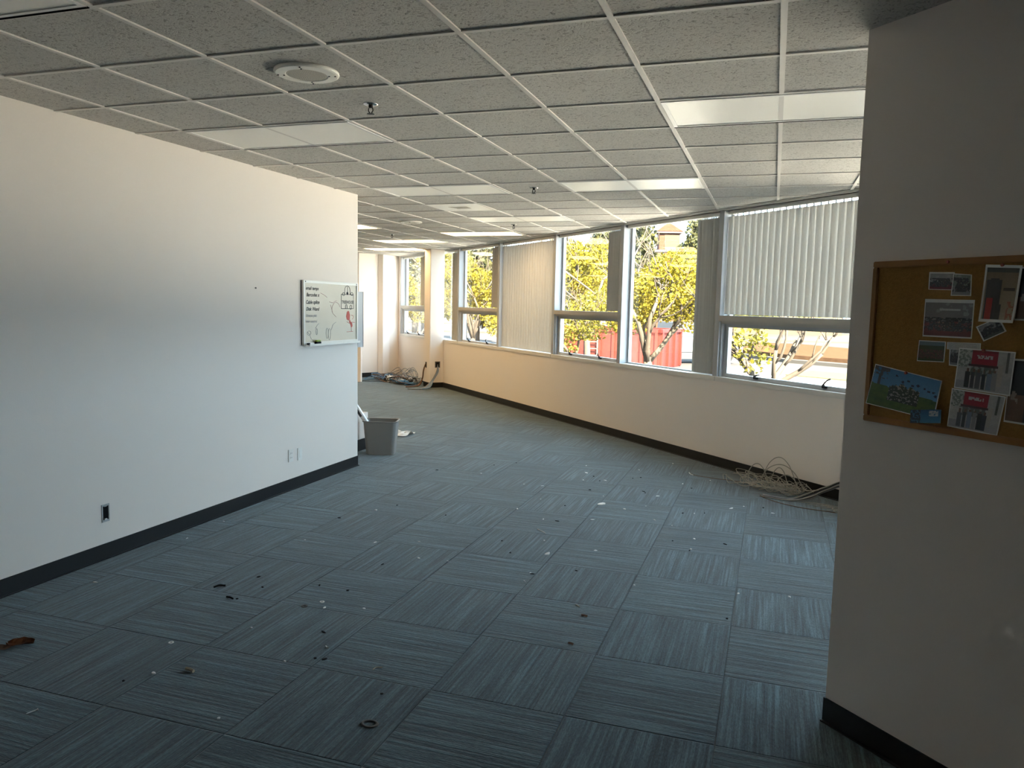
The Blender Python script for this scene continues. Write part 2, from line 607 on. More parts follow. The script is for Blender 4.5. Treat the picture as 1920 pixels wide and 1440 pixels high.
# ------------------------------------------------------------------ windows
EDGE = [-5.3, -3.43, -1.56, 0.30, 2.17, 4.035, 5.905, 7.672, 9.61, 11.44, 13.30, 15.0]
NAMES = 0
MUL = 0.038
FIXED = {0: 1, 1: 0, 2: 1, 3: 0}


def latch_mesh(parent, s, swing, bay_s):
    root_mb = MB()
    # base block, pivot and a curved lever
    root_mb.box(s - 0.028, s + 0.028, -0.052, -0.032, 0.995, 1.016, bevel=0.003)
    root_mb.box(s - 0.010, s + 0.010, -0.040, -0.014, 1.000, 1.030, bevel=0.003)
    pts = []
    for k in range(7):
        a = k / 6
        pts.append((s + swing[0] * a, -0.022 + 0.015 * math.sin(a * PI), 1.026 + swing[1] * a + 0.012 * math.sin(a * PI * 0.6)))
    root_mb.tube(pts, 0.009, 6, r2=0.006)
    return root_mb.build('latch', 'bronze', parent)


bays = []
wnum = 0
for k in range(len(EDGE) - 1):
    a, b = EDGE[k] + MUL, EDGE[k + 1] - MUL
    if k == len(EDGE) - 2:
        b = 14.93
    awning = (k % 2 == 0)
    wnum += 1
    w = empty('window_%d' % wnum, WO, ROT)
    w['kind'] = 'structure'
    fr = MB()
    fr.box(a, a + 0.03, -0.16, -0.115, 0.976, 2.757)
    fr.box(b - 0.03, b, -0.16, -0.115, 0.976, 2.757)
    fr.box(a + 0.03, b - 0.03, -0.16, -0.115, 0.976, 0.992)
    fr.box(a + 0.03, b - 0.03, -0.16, -0.115, 2.742, 2.757)
    if awning:
        # side linings beneath the transom
        fr.box(a, a + 0.022, -0.115, -0.02, 0.976, 1.555)
        fr.box(b - 0.022, b, -0.115, -0.02, 0.976, 1.555)
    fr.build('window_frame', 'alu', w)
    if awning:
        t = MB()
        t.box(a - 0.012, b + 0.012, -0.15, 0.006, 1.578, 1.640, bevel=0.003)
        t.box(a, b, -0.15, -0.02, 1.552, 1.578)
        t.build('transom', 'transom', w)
        sa = MB()
        sa.box(a + 0.022, a + 0.085, -0.105, -0.06, 0.978, 1.552)
        sa.box(b - 0.085, b - 0.022, -0.105, -0.06, 0.978, 1.552)
        sa.box(a + 0.085, b - 0.085, -0.105, -0.05, 0.978, 1.018)
        sa.box(a + 0.085, b - 0.085, -0.105, -0.06, 1.515, 1.552)
        sash = sa.build('sash', 'alu', w)
        MB().box(a + 0.08, b - 0.08, -0.086, -0.080, 1.016, 1.518).build('pane', 'glass', w)
        MB().box(a + 0.028, b - 0.028, -0.141, -0.135, 1.635, 2.748).build('pane', 'glass', w)
        L_ = b - a
        if k >= 4:
            latch_mesh(w, a + 0.27 * L_ if k != 4 else 2.573, (-0.085, 0.055) if k == 4 else (0.01, 0.04), 0)
            latch_mesh(w, a + 0.74 * L_ if k != 4 else 3.457, (-0.075, 0.006) if k == 4 else (0.008, 0.03), 0)
    else:
        MB().box(a + 0.028, b - 0.028, -0.141, -0.135, 0.99, 2.748).build('pane', 'glass', w)
    bays.append((a, b, awning, w))
# mullions
for k in range(1, len(EDGE) - 1):
    c = EDGE[k]
    mb = MB()
    mb.box(c - MUL, c + MUL, -0.17, 0.0, 0.976, H - 0.004, bevel=0.002)
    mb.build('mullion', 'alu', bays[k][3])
MB().box(14.93, 14.985, -0.17, 0.0, 0.976, H - 0.004).build('mullion', 'alu', bays[-1][3])

# ------------------------------------------------------------------ vertical blinds
VW = 0.089


def vane_mesh(z0, z1):
    """a single hanging vane, slightly cupped, lying in the local xz plane, hung from the origin"""
    b = MB()
    front, back = [], []
    for q in range(7):
        x = -VW / 2 + VW * q / 6
        y = 0.010 * (1 - (2 * q / 6 - 1) ** 2)
        front.append((x, y))
        back.append((x, y - 0.0008))
    outline = front + back[::-1]
    b.rings([[(x, y, z0) for x, y in outline], [(x, y, z1 - 0.004) for x, y in outline], [(x * 0.94, y, z1) for x, y in outline]])
    b.box(-0.006, 0.006, 0.0080, 0.0095, z1 - 0.03, 2.717, 1)
    o = b.build('vane', ['vane', 'alu'], smooth=False)
    me = o.data
    bpy.data.objects.remove(o)
    return me


VLONG = vane_mesh(0.990, 2.694)
VSHORT = vane_mesh(1.652, 2.694)
CARR = None


def blind(a, b, long, stack, label, closed_angle=15):
    root = empty('vertical_blind', WO, ROT)
    tag(root, label, 'blind', 'vertical window blinds')
    dep = -0.072
    hr = MB()
    hr.box(a + 0.004, b - 0.004, dep - 0.02, dep + 0.02, 2.716, 2.7565, bevel=0.003)
    hr.build('headrail', 'rail', root)
    me = VLONG if long else VSHORT
    n = 21
    rng = random.Random(int(a * 100) + 7)
    for q in range(n):
        if stack:
            s = a + 0.035 + (stack / n) * q
            rz = math.radians(80 + rng.uniform(-16, 16))
        else:
            s = a + 0.045 + (b - a - 0.09) * q / (n - 1)
            rz = math.radians(closed_angle + rng.uniform(-0.8, 0.8))
        v = bpy.data.objects.new('vane', me)
        COL.objects.link(v)
        v.parent = root
        v.location = (s, dep + rng.uniform(-0.0008, 0.0008), 0)
        v.rotation_euler = (0, 0, rz)
    return root


B = {k: bays[k][:2] for k in range(len(bays))}
blind(*B[4], False, 0, 'closed grey vertical blind above the rightmost opening window, next to the corkboard wall')
blind(*B[5], True, 0.36, 'full-length vertical blind stacked narrow right of the widest clear view, beside the closed grey blind')
blind(*B[6], False, 0.30, 'short stacked vertical blind over the middle opening window with the red container below')
blind(*B[7], True, 0, 'closed full-length cream vertical blind in warm light, middle of the window row')
blind(*B[8], False, 0.27, 'short stacked vertical blind left of the closed cream blind')
blind(*B[9], True, 0.30, 'full-length stacked vertical blind just right of the square column')
blind(*B[10], False, 0.30, 'short stacked vertical blind just left of the square column')
for k in (0, 1, 2, 3):
    blind(*B[k], k % 2 == 1, 0.30 if k == 3 else 0, 'vertical blind hidden behind the corkboard wall')

# ------------------------------------------------------------------ ceiling fixtures
def fixture(i, j, lit, label, group, gap=True):
    x, y = i * T, j * T
    root = empty('ceiling_light', (x + T, y + T / 2, H))
    tag(root, label, 'ceiling light', group)
    w, d = T - 0.014, T / 2 - 0.014
    f = MB()
    for (x0, x1, y0, y1) in ((-w, w, -d, -d + 0.022), (-w, w, d - 0.022, d), (-w, -w + 0.022, -d + 0.022, d - 0.022), (w - 0.022, w, -d + 0.022, d - 0.022)):
        f.box(x0, x1, y0, y1, -0.003, 0.0065)
    f.build('door_frame', 'fix', root)
    MB().box(-w + 0.02, w - 0.02, -d + 0.02, d - 0.02, 0.0005, 0.0065).build('diffuser', 'lens_lit' if lit else 'lens', root)
    if gap and not lit:
        gp = MB()
        pts = [(-w, d - 0.004), (w, d - 0.004), (w, d + 0.012), (-w, d + 0.012)]
        gp.prism(pts, -0.0036, 0.0066)
        gp.build('shadow_gap', 'gap', root)
    return root


UNL = 'unlit ceiling panel lights'
LITG = 'lit ceiling panel lights'
fixture(-5, 2, False, 'unlit ceiling light panel nearest the left wall, close to the round speaker', UNL)
fixture(0, 2, False, 'unlit ceiling light panel cut off by the corkboard wall', UNL)
fixture(-2, 6, False, 'unlit ceiling light panel above the widest clear window', UNL)
fixture(-5, 6, False, 'unlit ceiling light panel just past the end of the left wall', UNL)
fixture(-5, 10, False, 'farthest unlit ceiling light panel, near the first lit one', UNL)
fixture(-5, -2, False, 'unlit ceiling light panel cut by the top left corner of the picture', UNL)
fixture(-7, 13, True, 'lit ceiling light panel nearest the window row, brightest and largest', LITG)
fixture(-10, 15, True, 'lit ceiling light panel second from the far wall, above the square column', LITG)
fixture(-12, 18, True, 'lit ceiling light panel closest to the far wall', LITG)
fixture(-10, 11, True, 'lit ceiling light panel mostly hidden behind the left wall end', LITG)
for i, j in ((-13, 11), (-16, 11), (-14, 15), (-18, 15), (-19, 12), (-25, 15), (-28, 15), (-31, 15), (-30, 18), (-33, 18), (-22, 11)):
    fixture(i, j, True, 'lit ceiling light panel seen only as a reflection in the window glass', LITG)


def speaker(x, y, label):
    root = empty('ceiling_speaker', (x, y, H))
    tag(root, label, 'speaker', 'round ceiling speakers')
    MB().lathe([(0.15, 0.0065), (0.152, 0.0), (0.149, -0.006), (0.142, -0.010), (0.100, -0.012), (0.094, -0.009), (0.094, 0.0)], 48, cap=False).build('rim', 'white_metal', root, smooth=False)
    gr = MB().lathe([(0.094, -0.0088), (0.05, -0.0095), (0.001, -0.0100)], 48, cap=False).build('grille', 'grille', root)
    # perforation: concentric dotted rings
    pf = MB()
    for q in range(1, 12):
        r = 0.0075 * q
        m = max(6, int(2 * PI * r / 0.0085))
        for w in range(m):
            a = 2 * PI * w / m
            cx, cy, e = r * math.cos(a), r * math.sin(a), 0.0013
            pf.quad((cx - e, cy - e, -0.0106), (cx + e, cy - e, -0.0106), (cx + e, cy + e, -0.0106), (cx - e, cy + e, -0.0106))
    pf.build('perforation', 'dark', gr, smooth=False)
    for a in (0.35, 1.92, 3.49, 5.06):
        for r in (0.106, 0.134):
            MB().lathe([(0.0045, -0.0115), (0.0040, -0.0140), (0.0008, -0.0145)], 8, (r * math.cos(a), r * math.sin(a), 0)).build('screw_head', 'dark', root)
    return root


speaker(-2.491 * T, 0.517 * T, 'large round white ceiling speaker nearest the camera')
speaker(-6.60 * T, 10.72 * T, 'small distant round white ceiling speaker above the far wall end')


def sprinkler(x, y, label):
    root = empty('sprinkler_head', (x, y, H + 0.007))
    tag(root, label, 'sprinkler', 'ceiling sprinkler heads')
    MB().lathe([(0.041, 0.0), (0.040, -0.005), (0.030, -0.009), (0.014, -0.010)], 24).build('escutcheon', 'chrome', root, smooth=True)
    fm = MB()
    fm.lathe([(0.012, -0.009), (0.012, -0.020), (0.008, -0.023)], 12)
    fm.tube([(-0.011, 0, -0.022), (-0.014, 0, -0.036), (-0.004, 0, -0.052)], 0.0035, 6)
    fm.tube([(0.011, 0, -0.022), (0.014, 0, -0.036), (0.004, 0, -0.052)], 0.0035, 6)
    fm.build('frame_arms', 'bronze', root)
    MB().lathe([(0.020, -0.053), (0.021, -0.0555), (0.004, -0.057)], 16).build('deflector', 'bronze', root)
    return root


sprinkler(-2.482 * T, 1.508 * T, 'chrome sprinkler head nearest the camera, beyond the large speaker')
sprinkler(-2.487 * T, 6.5 * T, 'sprinkler head in the middle of the ceiling between two unlit panels')
sprinkler(-4.5 * T, 11.55 * T, 'sprinkler head beside the first lit ceiling panel')
sprinkler(-8.5 * T, 13.5 * T, 'tiny sprinkler head just before the second lit panel')
# air vent (a pale stained tile in the photo)
v = empty('air_vent', (-4.5 * T, 8.5 * T, H))
tag(v, 'pale square ceiling air vent with sooty streaks in a far tile', 'vent')
e_ = T / 2 - 0.014
MB().box(-e_, e_, -e_, e_, 0.0, 0.0066).build('face_plate', 'lens', v)
sl = MB()
for q in range(5):
    sl.box(-0.12 + 0.01 * q, 0.10, -0.07 + 0.034 * q, -0.055 + 0.034 * q, -0.002, 0.002)
sl.build('louvre_slots', 'grille', v)

# ------------------------------------------------------------------ left wall fittings
def outlet(y0, z0, y1, z1, blank, label):
    root = empty('wall_outlet', (WX, (y0 + y1) / 2, (z0 + z1) / 2))
    tag(root, label, 'outlet', 'electrical outlets on the left wall')
    MB().box(0, 0.008, -0.036, 0.036, -0.058, 0.058, bevel=0.003).build('cover_plate', 'plate', root)
    if blank:
        MB().box(0.006, 0.0105, -0.011, 0.011, -0.036, 0.036, bevel=0.002).build('switch_insert', 'fix', root)
    else:
        for z in (-0.02, 0.02):
            rc = MB().box(0.006, 0.010, -0.017, 0.017, z - 0.014, z + 0.014, bevel=0.002).build('receptacle', 'plate', root)
            s_ = MB()
            s_.box(0.0095, 0.0105, -0.008, -0.0055, z - 0.004, z + 0.006)
            s_.box(0.0095, 0.0105, 0.0055, 0.008, z - 0.004, z + 0.006)
            s_.build('slots', 'slot', rc)
    return root


outlet(2.878, 0.372, 2.945, 0.26, False, 'white duplex outlet, farther from the wall corner')
outlet(3.013, 0.364, 3.087, 0.249, True, 'white blank-faced wall plate, nearer the wall corner')
root = empty('outlet_box', (WX, 0.870, 0.303))
tag(root, 'open metal outlet box without a cover low on the left wall', 'outlet box')
rim = MB()
for (y0, y1, z0, z1) in ((-0.030, -0.022, -0.058, 0.058), (0.022, 0.030, -0.058, 0.058), (-0.022, 0.022, 0.046, 0.058), (-0.022, 0.022, -0.058, -0.044)):
    rim.box(-0.001, 0.005, y0, y1, z0, z1)
rim.build('box_rim', 'galv', root)
MB().box(0.0002, 0.0025, -0.022, 0.022, -0.044, 0.046).build('box_interior', 'dark', root)
MB().box(0.002, 0.007, -0.010, 0.010, -0.046, -0.036, bevel=0.001).build('mounting_ear', 'steel', root)
MB().box(0.002, 0.006, -0.010, 0.010, 0.042, 0.050, bevel=0.001).build('mounting_ear', 'galv', root)
root = empty('wall_nail', (WX, 2.429, 1.798))
tag(root, 'small dark nail in the bare left wall, left of the whiteboard', 'nail')
root.rotation_euler = (0, PI / 2, 0)
MB().lathe([(0.002, -0.01), (0.002, 0.012), (0.007, 0.013), (0.006, 0.016)], 10).build('nail', 'fleck_d', root)

# whiteboard
wy0, wy1, wz0, wz1 = 3.085, 4.050, 1.300, 1.888
WB = empty('whiteboard', (WX, wy0, wz0))
tag(WB, 'small framed whiteboard with faded marker notes at the end of the left wall', 'whiteboard')
w, h = wy1 - wy0, wz1 - wz0
MB().box(0.002, 0.022, 0.005, w - 0.005, 0.005, h - 0.005).build('writing_surface', 'wb', WB)
f = MB()
f.box(0.010, 0.031, 0, w, h - 0.024, h, bevel=0.002)
f.box(0.010, 0.031, 0, w, 0, 0.024, bevel=0.002)
f.box(0.010, 0.031, 0, 0.024, 0.024, h - 0.024, bevel=0.002)
f.box(0.010, 0.031, w - 0.024, w, 0.024, h - 0.024, bevel=0.002)
f.build('frame', 'wbframe', WB)
e = MB()
e.box(0.0, 0.0105, 0.001, w - 0.001, 0.001, h - 0.001)
e.build('backing', 'wbside', WB)
tr = MB()
tr.box(0.028, 0.075, 0.03, w - 0.03, -0.010, 0.002, bevel=0.002)
tr.box(0.070, 0.075, 0.03, w - 0.03, 0.0, 0.010)
tr.build('marker_tray', 'wbframe', WB)
for yy in (0.03, w - 0.03):
    MB().box(0.030, 0.033, yy - 0.006, yy + 0.006, h - 0.018, h - 0.006).build('corner_screw', 'slot', WB)


def text_obj(body, size, y, z, mname, parent, name, x=0.0226, shear=0.25):
    cu = bpy.data.curves.new('tmp', 'FONT')
    cu.body = body
    cu.size = size
    cu.shear = shear
    cu.extrude = 0.0001
    cu.offset = 0.0012
    cu.resolution_u = 3
    t = bpy.data.objects.new('tmp', cu)
    COL.objects.link(t)
    bpy.context.view_layer.update()
    dg = bpy.context.evaluated_depsgraph_get()
    me = bpy.data.meshes.new_from_object(t.evaluated_get(dg))
    bpy.data.objects.remove(t)
    me.materials.clear()
    me.materials.append(M[mname])
    me.transform(Matrix(((0, 0, 1, x), (1, 0, 0, y), (0, 1, 0, z), (0, 0, 0, 1))))
    o = bpy.data.objects.new(name, me)
    COL.objects.link(o)
    o.parent = parent
    return o


for body, sz, y, z, m in (('email temps', 0.043, 0.045, h - 0.085, 'ink'), ('Barcodes x', 0.046, 0.055, h - 0.145, 'ink'),
                          ('Cable splice', 0.046, 0.045, h - 0.212, 'ink'), ('Disk Wand', 0.046, 0.05, h - 0.275, 'ink'),
                          ('license plat', 0.038, 0.05, h - 0.332, 'ink_faint'), ('user control', 0.036, 0.045, h - 0.384, 'ink_faint')):
    text_obj(body, sz, y, z, m, WB, 'marker_note')
text_obj('TREEHOUSE', 0.042, 0.665, h - 0.205, 'ink', WB, 'marker_note', shear=0)


def strokes(lines, r, m, name):
    b = MB()
    for ln in lines:
        b.tube([(0.0226, y, z) for y, z in ln], r, 4)
    return b.build(name, m, WB)


def circ(cy, cz, ry, rz, a0=0, a1=2 * PI, n=14):
    return [(cy + ry * math.cos(a0 + (a1 - a0) * q / n), cz + rz * math.sin(a0 + (a1 - a0) * q / n)) for q in range(n + 1)]


bx0, bx1, bz0, bz1 = 0.655, 0.885, h - 0.255, h - 0.115
strokes([[(bx0, bz0), (bx1, bz0), (bx1, bz1), (bx0, bz1), (bx0, bz0)],
         [(0.72, bz1)] + [(0.72, h - 0.075)] + circ(0.77, h - 0.075, 0.05, 0.045, PI, 0, 8) + [(0.82, bz1)],
         circ(0.70, bz1 + 0.002, 0.025, 0.014), circ(0.855, bz1 + 0.006, 0.025, 0.014),
         [(0.735, bz0)] + circ(0.75, bz0 + 0.02, 0.016, 0.02, PI, 0, 6) + [(0.766, bz0)], circ(0.835, bz0 + 0.014, 0.018, 0.022),
         [(0.77, h - 0.04), (0.775, h - 0.10), (0.785, h - 0.115)]], 0.0028, 'ink', 'marker_drawing')
b_ = MB()
for r in (0.014,):
    b_.prism([(0.77 + 0.02 * math.cos(a * PI / 5), h - 0.105 + 0.016 * math.sin(a * PI / 5)) for a in range(10)], 0, 0.0006)
for v_ in b_.bm.verts:
    y, z, x = v_.co
    v_.co = (0.0224 + x, y, z)
b_.build('marker_drawing', 'ink', WB)
blob = MB()
blob.prism([(0.755, h - 0.36), (0.745, h - 0.33), (0.76, h - 0.29), (0.785, h - 0.275), (0.805, h - 0.285), (0.82, h - 0.32), (0.815, h - 0.36), (0.79, h - 0.375)], 0, 0.0005)
blob.prism([(0.815, h - 0.36), (0.835, h - 0.385), (0.865, h - 0.40), (0.87, h - 0.43), (0.845, h - 0.45), (0.83, h - 0.42), (0.80, h - 0.385)], 0, 0.0005)
for v_ in blob.bm.verts:
    y, z, x = v_.co
    v_.co = (0.0224 + x, y, z)
blob.build('red_marker_drawing', 'ink_red', WB)
strokes([[(0.76, h - 0.385), (0.80, h - 0.40), (0.86, h - 0.39), (0.915, h - 0.395)], [(0.845, h - 0.45), (0.85, h - 0.485)], [(0.76, h - 0.485), (0.88, h - 0.485)],
         [(0.845, h - 0.32), (0.88, h - 0.325), (0.885, h - 0.345), (0.865, h - 0.36)]], 0.002, 'ink_red', 'red_marker_drawing')
strokes([[(0.44, h - 0.19), (0.50, h - 0.20), (0.57, h - 0.175)], circ(0.56, h - 0.27, 0.075, 0.075, 0.4, 3.4), [(0.29, h - 0.11), (0.36, h - 0.13), (0.40, h - 0.15)],
         [(0.46, h - 0.22), (0.50, h - 0.30), (0.56, h - 0.335)]], 0.0026, 'ink_pink', 'smudged_red_marker')
strokes([[(0.07, h - 0.47), (0.10, h - 0.49), (0.13, h - 0.535), (0.20, h - 0.56)], circ(0.095, h - 0.48, 0.03, 0.02), [(0.20, h - 0.44), (0.23, h - 0.41), (0.26, h - 0.395)],
         circ(0.22, h - 0.47, 0.012, 0.03), circ(0.40, h - 0.49, 0.022, 0.05), circ(0.44, h - 0.50, 0.018, 0.055), [(0.47, h - 0.46), (0.50, h - 0.41), (0.56, h - 0.385)]],
        0.002, 'ink_faint', 'marker_drawing')
# what lies in the tray
root = empty('eraser', (WX + 0.052, wy0 + 0.195, wz0 + 0.002))
tag(root, 'black whiteboard eraser with a yellow-green top in the marker tray', 'eraser')
MB().box(-0.016, 0.016, -0.035, 0.035, 0, 0.026, bevel=0.003).build('felt_pad', 'fleck_d', root)
MB().box(-0.014, 0.014, -0.032, 0.032, 0.026, 0.040, bevel=0.004).build('grip', 'green', root)
root = empty('marker_pen', (WX + 0.053, wy0 + 0.09, wz0 + 0.0115))
tag(root, 'black-capped marker lying at the left end of the whiteboard tray', 'marker')
root.rotation_euler = (PI / 2, 0, 0)
MB().lathe([(0.006, -0.035), (0.0085, -0.033), (0.0085, 0.035)], 12).build('barrel', 'paper', root)
MB().lathe([(0.0092, 0.035), (0.0092, 0.064), (0.007, 0.068)], 12).build('cap', 'fleck_d', root)

# plastic sheet poking past the wall end, behind the whiteboard
root = empty('plastic_sheet', (WX, 3.98, 1.235))
tag(root, 'narrow grey plastic sheet poking out behind the whiteboard past the wall end', 'plastic sheet')
MB().box(-0.004, 0.002, 0.117, 0.220, 0, 0.572).build('sheet', 'acrylic', root)
MB().box(-0.006, 0.004, 0.220, 0.226, 0, 0.572).build('edge_strip', 'slot', root)

# low cabinet just behind the wall end
root = empty('low_cabinet', (-4.1, 4.65, 0))
tag(root, 'low white cabinet on a dark plinth peeking out behind the left wall end', 'cabinet')
MB().box(-0.25, 0.315, -0.45, 0.32, 0.135, 0.43, bevel=0.004).build('body', 'wall', root)
MB().box(-0.25, 0.310, -0.45, 0.315, 0.0, 0.135).build('plinth', 'rubber', root)
# a pale partition far behind
root = empty('partition_panel', (-8.4, 11.43, 0))
tag(root, 'pale free-standing partition far behind the left wall end', 'partition')
MB().box(-0.9, 0.85, -0.03, 0.03, 0.02, 1.42, bevel=0.004).build('panel', 'wall', root)
for x in (-0.7, 0.6):
    MB().box(x - 0.02, x + 0.02, -0.10, 0.10, 0, 0.02).build('foot', 'rail', root)

# ------------------------------------------------------------------ waste bin
BIN = empty('waste_bin', (-3.50, 4.765, 0), math.radians(17))
tag(BIN, 'grey plastic waste bin standing at the end of the left wall', 'waste bin')


def rrect(hx, hy, r, z, n=6):
    pts = []
    for cx, cy, a0 in ((hx - r, hy - r, 0), (-hx + r, hy - r, PI / 2), (-hx + r, -hy + r, PI), (hx - r, -hy + r, 1.5 * PI)):
        for q in range(n + 1):
            a = a0 + PI / 2 * q / n
            pts.append((cx + r * math.cos(a), cy + r * math.sin(a), z))
    return pts


b = MB()
b.rings([rrect(0.150, 0.098, 0.035, 0.0), rrect(0.156, 0.103, 0.038, 0.006), rrect(0.186, 0.128, 0.045, 0.372),
         rrect(0.181, 0.123, 0.042, 0.372), rrect(0.150, 0.098, 0.036, 0.012)], True)
b.build('body', 'bin', BIN, smooth=False)
b = MB()
b.rings([rrect(0.186, 0.128, 0.045, 0.366), rrect(0.196, 0.138, 0.052, 0.372), rrect(0.197, 0.139, 0.053, 0.382), rrect(0.192, 0.134, 0.050, 0.386),
         rrect(0.180, 0.122, 0.042, 0.384), rrect(0.180, 0.122, 0.042, 0.368)], False)
b.build('rolled_rim', 'bin', BIN)
# silver roll standing in the bin
root = empty('paper_roll', (-3.55, 4.78, 0.02))
tag(root, 'silvery paper roll with a dark band leaning out of the grey waste bin', 'roll')
A_, B_ = Vector((0.06, 0.03, 0.02)), Vector((-0.26, -0.07, 0.53))
dA = (B_ - A_)
MB().tube([A_ + dA * q / 6 for q in range(7)], 0.029, 18).build('roll', 'tube', root)
side = Vector((-0.6, -0.7, -0.3)).normalized() * 0.002
MB().tube([A_ + dA * (0.74 + 0.03 * q) + side for q in range(6)], 0.0286, 18).build('dark_band', 'tube_dark', root)
# crumpled paper behind the bin
root = empty('crumpled_paper', (-3.87, 5.98, 0))
tag(root, 'crumpled white paper on the carpet behind the waste bin', 'paper')
rng = random.Random(5)
cp = MB()
R = []
for q in range(6):
    R.append([(-0.14 + 0.056 * w_ + rng.uniform(-.012, .012), -0.15 + 0.06 * q + rng.uniform(-.015, .015), 0.004 + abs(math.sin(q * 1.3 + w_ * 0.9)) * 0.07 * (1 - abs(q - 2.5) / 3.2)) for w_ in range(6)])
cp.rings(R, False, closed=False)
cp.build('paper_sheet', 'paper', root)

# ------------------------------------------------------------------ corkboard on the right wall
def rw(s, z, out=0.0):
    return (s, out, z)


CB = empty('corkboard', RO, ROT)
tag(CB, 'oak framed corkboard covered with snapshots on the right wall', 'corkboard')
MB().box(-1.68, -0.485, 0.001, 0.012, 1.30, 1.887).build('cork_panel', 'cork', CB)
f = MB()
f.box(-1.70, -0.472, 0.0, 0.020, 1.875, 1.898, bevel=0.003)
f.box(-1.70, -0.472, 0.0, 0.020, 1.288, 1.311, bevel=0.003)
f.box(-0.495, -0.472, 0.0, 0.020, 1.311, 1.875, bevel=0.003)
f.box(-1.70, -1.677, 0.0, 0.020, 1.311, 1.875, bevel=0.003)
f.build('frame', 'oak', CB)


def fbm(x, y, k=0.0):
    return mnoise.noise(Vector((x, y, k))) * 0.6 + mnoise.noise(Vector((x * 2.3, y * 2.3, k + 9))) * 0.4


def lerp(a, b_, t):
    return tuple(p_ + (q_ - p_) * t for p_, q_ in zip(a, b_))


def people(u, v, base, k, cloth, n=7, y0=0.25, y1=0.62):
    """a row of standing figures: returns a colour or None"""
    i = int(u * n)
    f_ = u * n - i - 0.5
    hh = y1 + 0.10 * fbm(i * 3.1, k)
    if v < hh and v > y0 - 0.1 and abs(f_) < 0.42:
        return cloth[(i * 7 + int(k)) % len(cloth)]
    if hh <= v < hh + 0.10 and abs(f_) < 0.2:
        return (0.16, 0.09, 0.06)
    return None


DK = [(0.03, 0.03, 0.035), (0.05, 0.05, 0.06), (0.10, 0.10, 0.12), (0.02, 0.02, 0.025)]


def pic_sky(u, v):
    if v > 0.46 + 0.10 * (1 - u):
        c = lerp((0.16, 0.36, 0.56), (0.05, 0.20, 0.42), v)
        if u < 0.24 and (abs(u - 0.10 - 0.05 * (v - 0.5)) < 0.022 or fbm(u * 14, v * 12, 2) + (v - 0.82) * 2.0 > 0.10):
            c = (0.09, 0.09, 0.10)
    else:
        c = lerp((0.10, 0.17, 0.03), (0.05, 0.11, 0.02), fbm(u * 9, v * 9, 1) + 0.5)
    if 0.28 < u < 0.74 and 0.20 < v < 0.66 + 0.10 * fbm(u * 12, 3, 4) - 0.35 * abs(u - 0.5):
        c = (0.03, 0.045, 0.025) if fbm(u * 22, v * 24, 5) < 0.12 else (0.30, 0.29, 0.24)
    for cx, cy in ((0.36, 0.86), (0.47, 0.74), (0.55, 0.80), (0.62, 0.70), (0.70, 0.74), (0.80, 0.70), (0.86, 0.66), (0.93, 0.66), (0.97, 0.58)):
        if ((u - cx) * 1.3) ** 2 + (v - cy) ** 2 < 0.0008:
            c = (0.02, 0.03, 0.07)
    return c


def pic_store(k):
    def fn(u, v):
        c = lerp((0.55, 0.54, 0.51), (0.40, 0.40, 0.40), fbm(u * 6, v * 5, k) + 0.4)
        if v < 0.22:
            c = lerp((0.36, 0.33, 0.35), (0.50, 0.48, 0.47), u)
        if v > 0.55 and u < 0.24:
            c = (0.22, 0.25, 0.22) if fbm(u * 16, v * 14, k + 3) > 0 else (0.50, 0.51, 0.48)
        if 0.26 < u < 0.72 and v > 0.66:
            c = (0.38, 0.015, 0.035) if v < 0.95 else (0.25, 0.01, 0.02)
            if 0.34 < u < 0.64 and 0.80 < v < 0.88 and fbm(u * 30, v * 12, k) > -0.12:
                c = (0.60, 0.50, 0.50)
        if 0.21 < u < 0.78 and 0.60 < v < 0.66:
            c = (0.07, 0.02, 0.03)
        if 0.25 < u < 0.70 and 0.36 < v < 0.60:
            c = (0.14, 0.14, 0.13) if fbm(u * 20, v * 8, k) > -0.1 else (0.36, 0.36, 0.33)
        if 0.16 < u < 0.76 and v < 0.52:
            p_ = people((u - 0.16) / 0.6, v, None, k + 1, DK + [(0.20, 0.25, 0.33), (0.30, 0.30, 0.30)], 6, 0.14, 0.44)
            if p_:
                c = p_
        if 0.74 < u < 0.83 and 0.15 < v < 0.68:
            c = (0.52, 0.48, 0.43)
        if u > 0.86 and v > 0.5 and abs(u - 0.91) < 0.02:
            c = (0.12, 0.12, 0.11)
        return c
    return fn


def pic_crowd(k, floor_c, wall_c, n=10, top=0.62):
    def fn(u, v):
        c = wall_c if v > 0.45 else floor_c
        if v > 0.72 and fbm(u * 5, v * 4, k) > 0.12:
            c = lerp(c, (0.5, 0.5, 0.5), 0.5)
        if 0.16 < v < top and fbm(u * n, v * n * 0.9, k) > -0.30 + abs(u - 0.5) * 0.5:
            c = DK[int(abs(fbm(u * 31, v * 27, k)) * 9) % 4]
            if fbm(u * 17, v * 19, k + 5) > 0.32:
                c = (0.30, 0.20, 0.16)
        return c
    return fn


def pic_red(u, v):
    c = lerp((0.38, 0.31, 0.20), (0.22, 0.16, 0.10), v)
    if v > 0.9:
        c = (0.08, 0.09, 0.07)
    if 0.05 < u < 0.52 and v < 0.80 - 0.15 * abs(u - 0.3):
        c = (0.05, 0.045, 0.045)
    if 0.08 < u < 0.30 and v < 0.40:
        c = (0.42, 0.03, 0.02)
    if 0.60 < u < 0.95 and 0.55 < v < 0.62:
        c = (0.06, 0.045, 0.03)
    if u > 0.78 and v < 0.35 and fbm(u * 9, v * 9, 3) > 0:
        c = (0.30, 0.10, 0.05)
    if 0.42 < u < 0.6 and v < 0.3:
        c = (0.04, 0.035, 0.03)
    return c


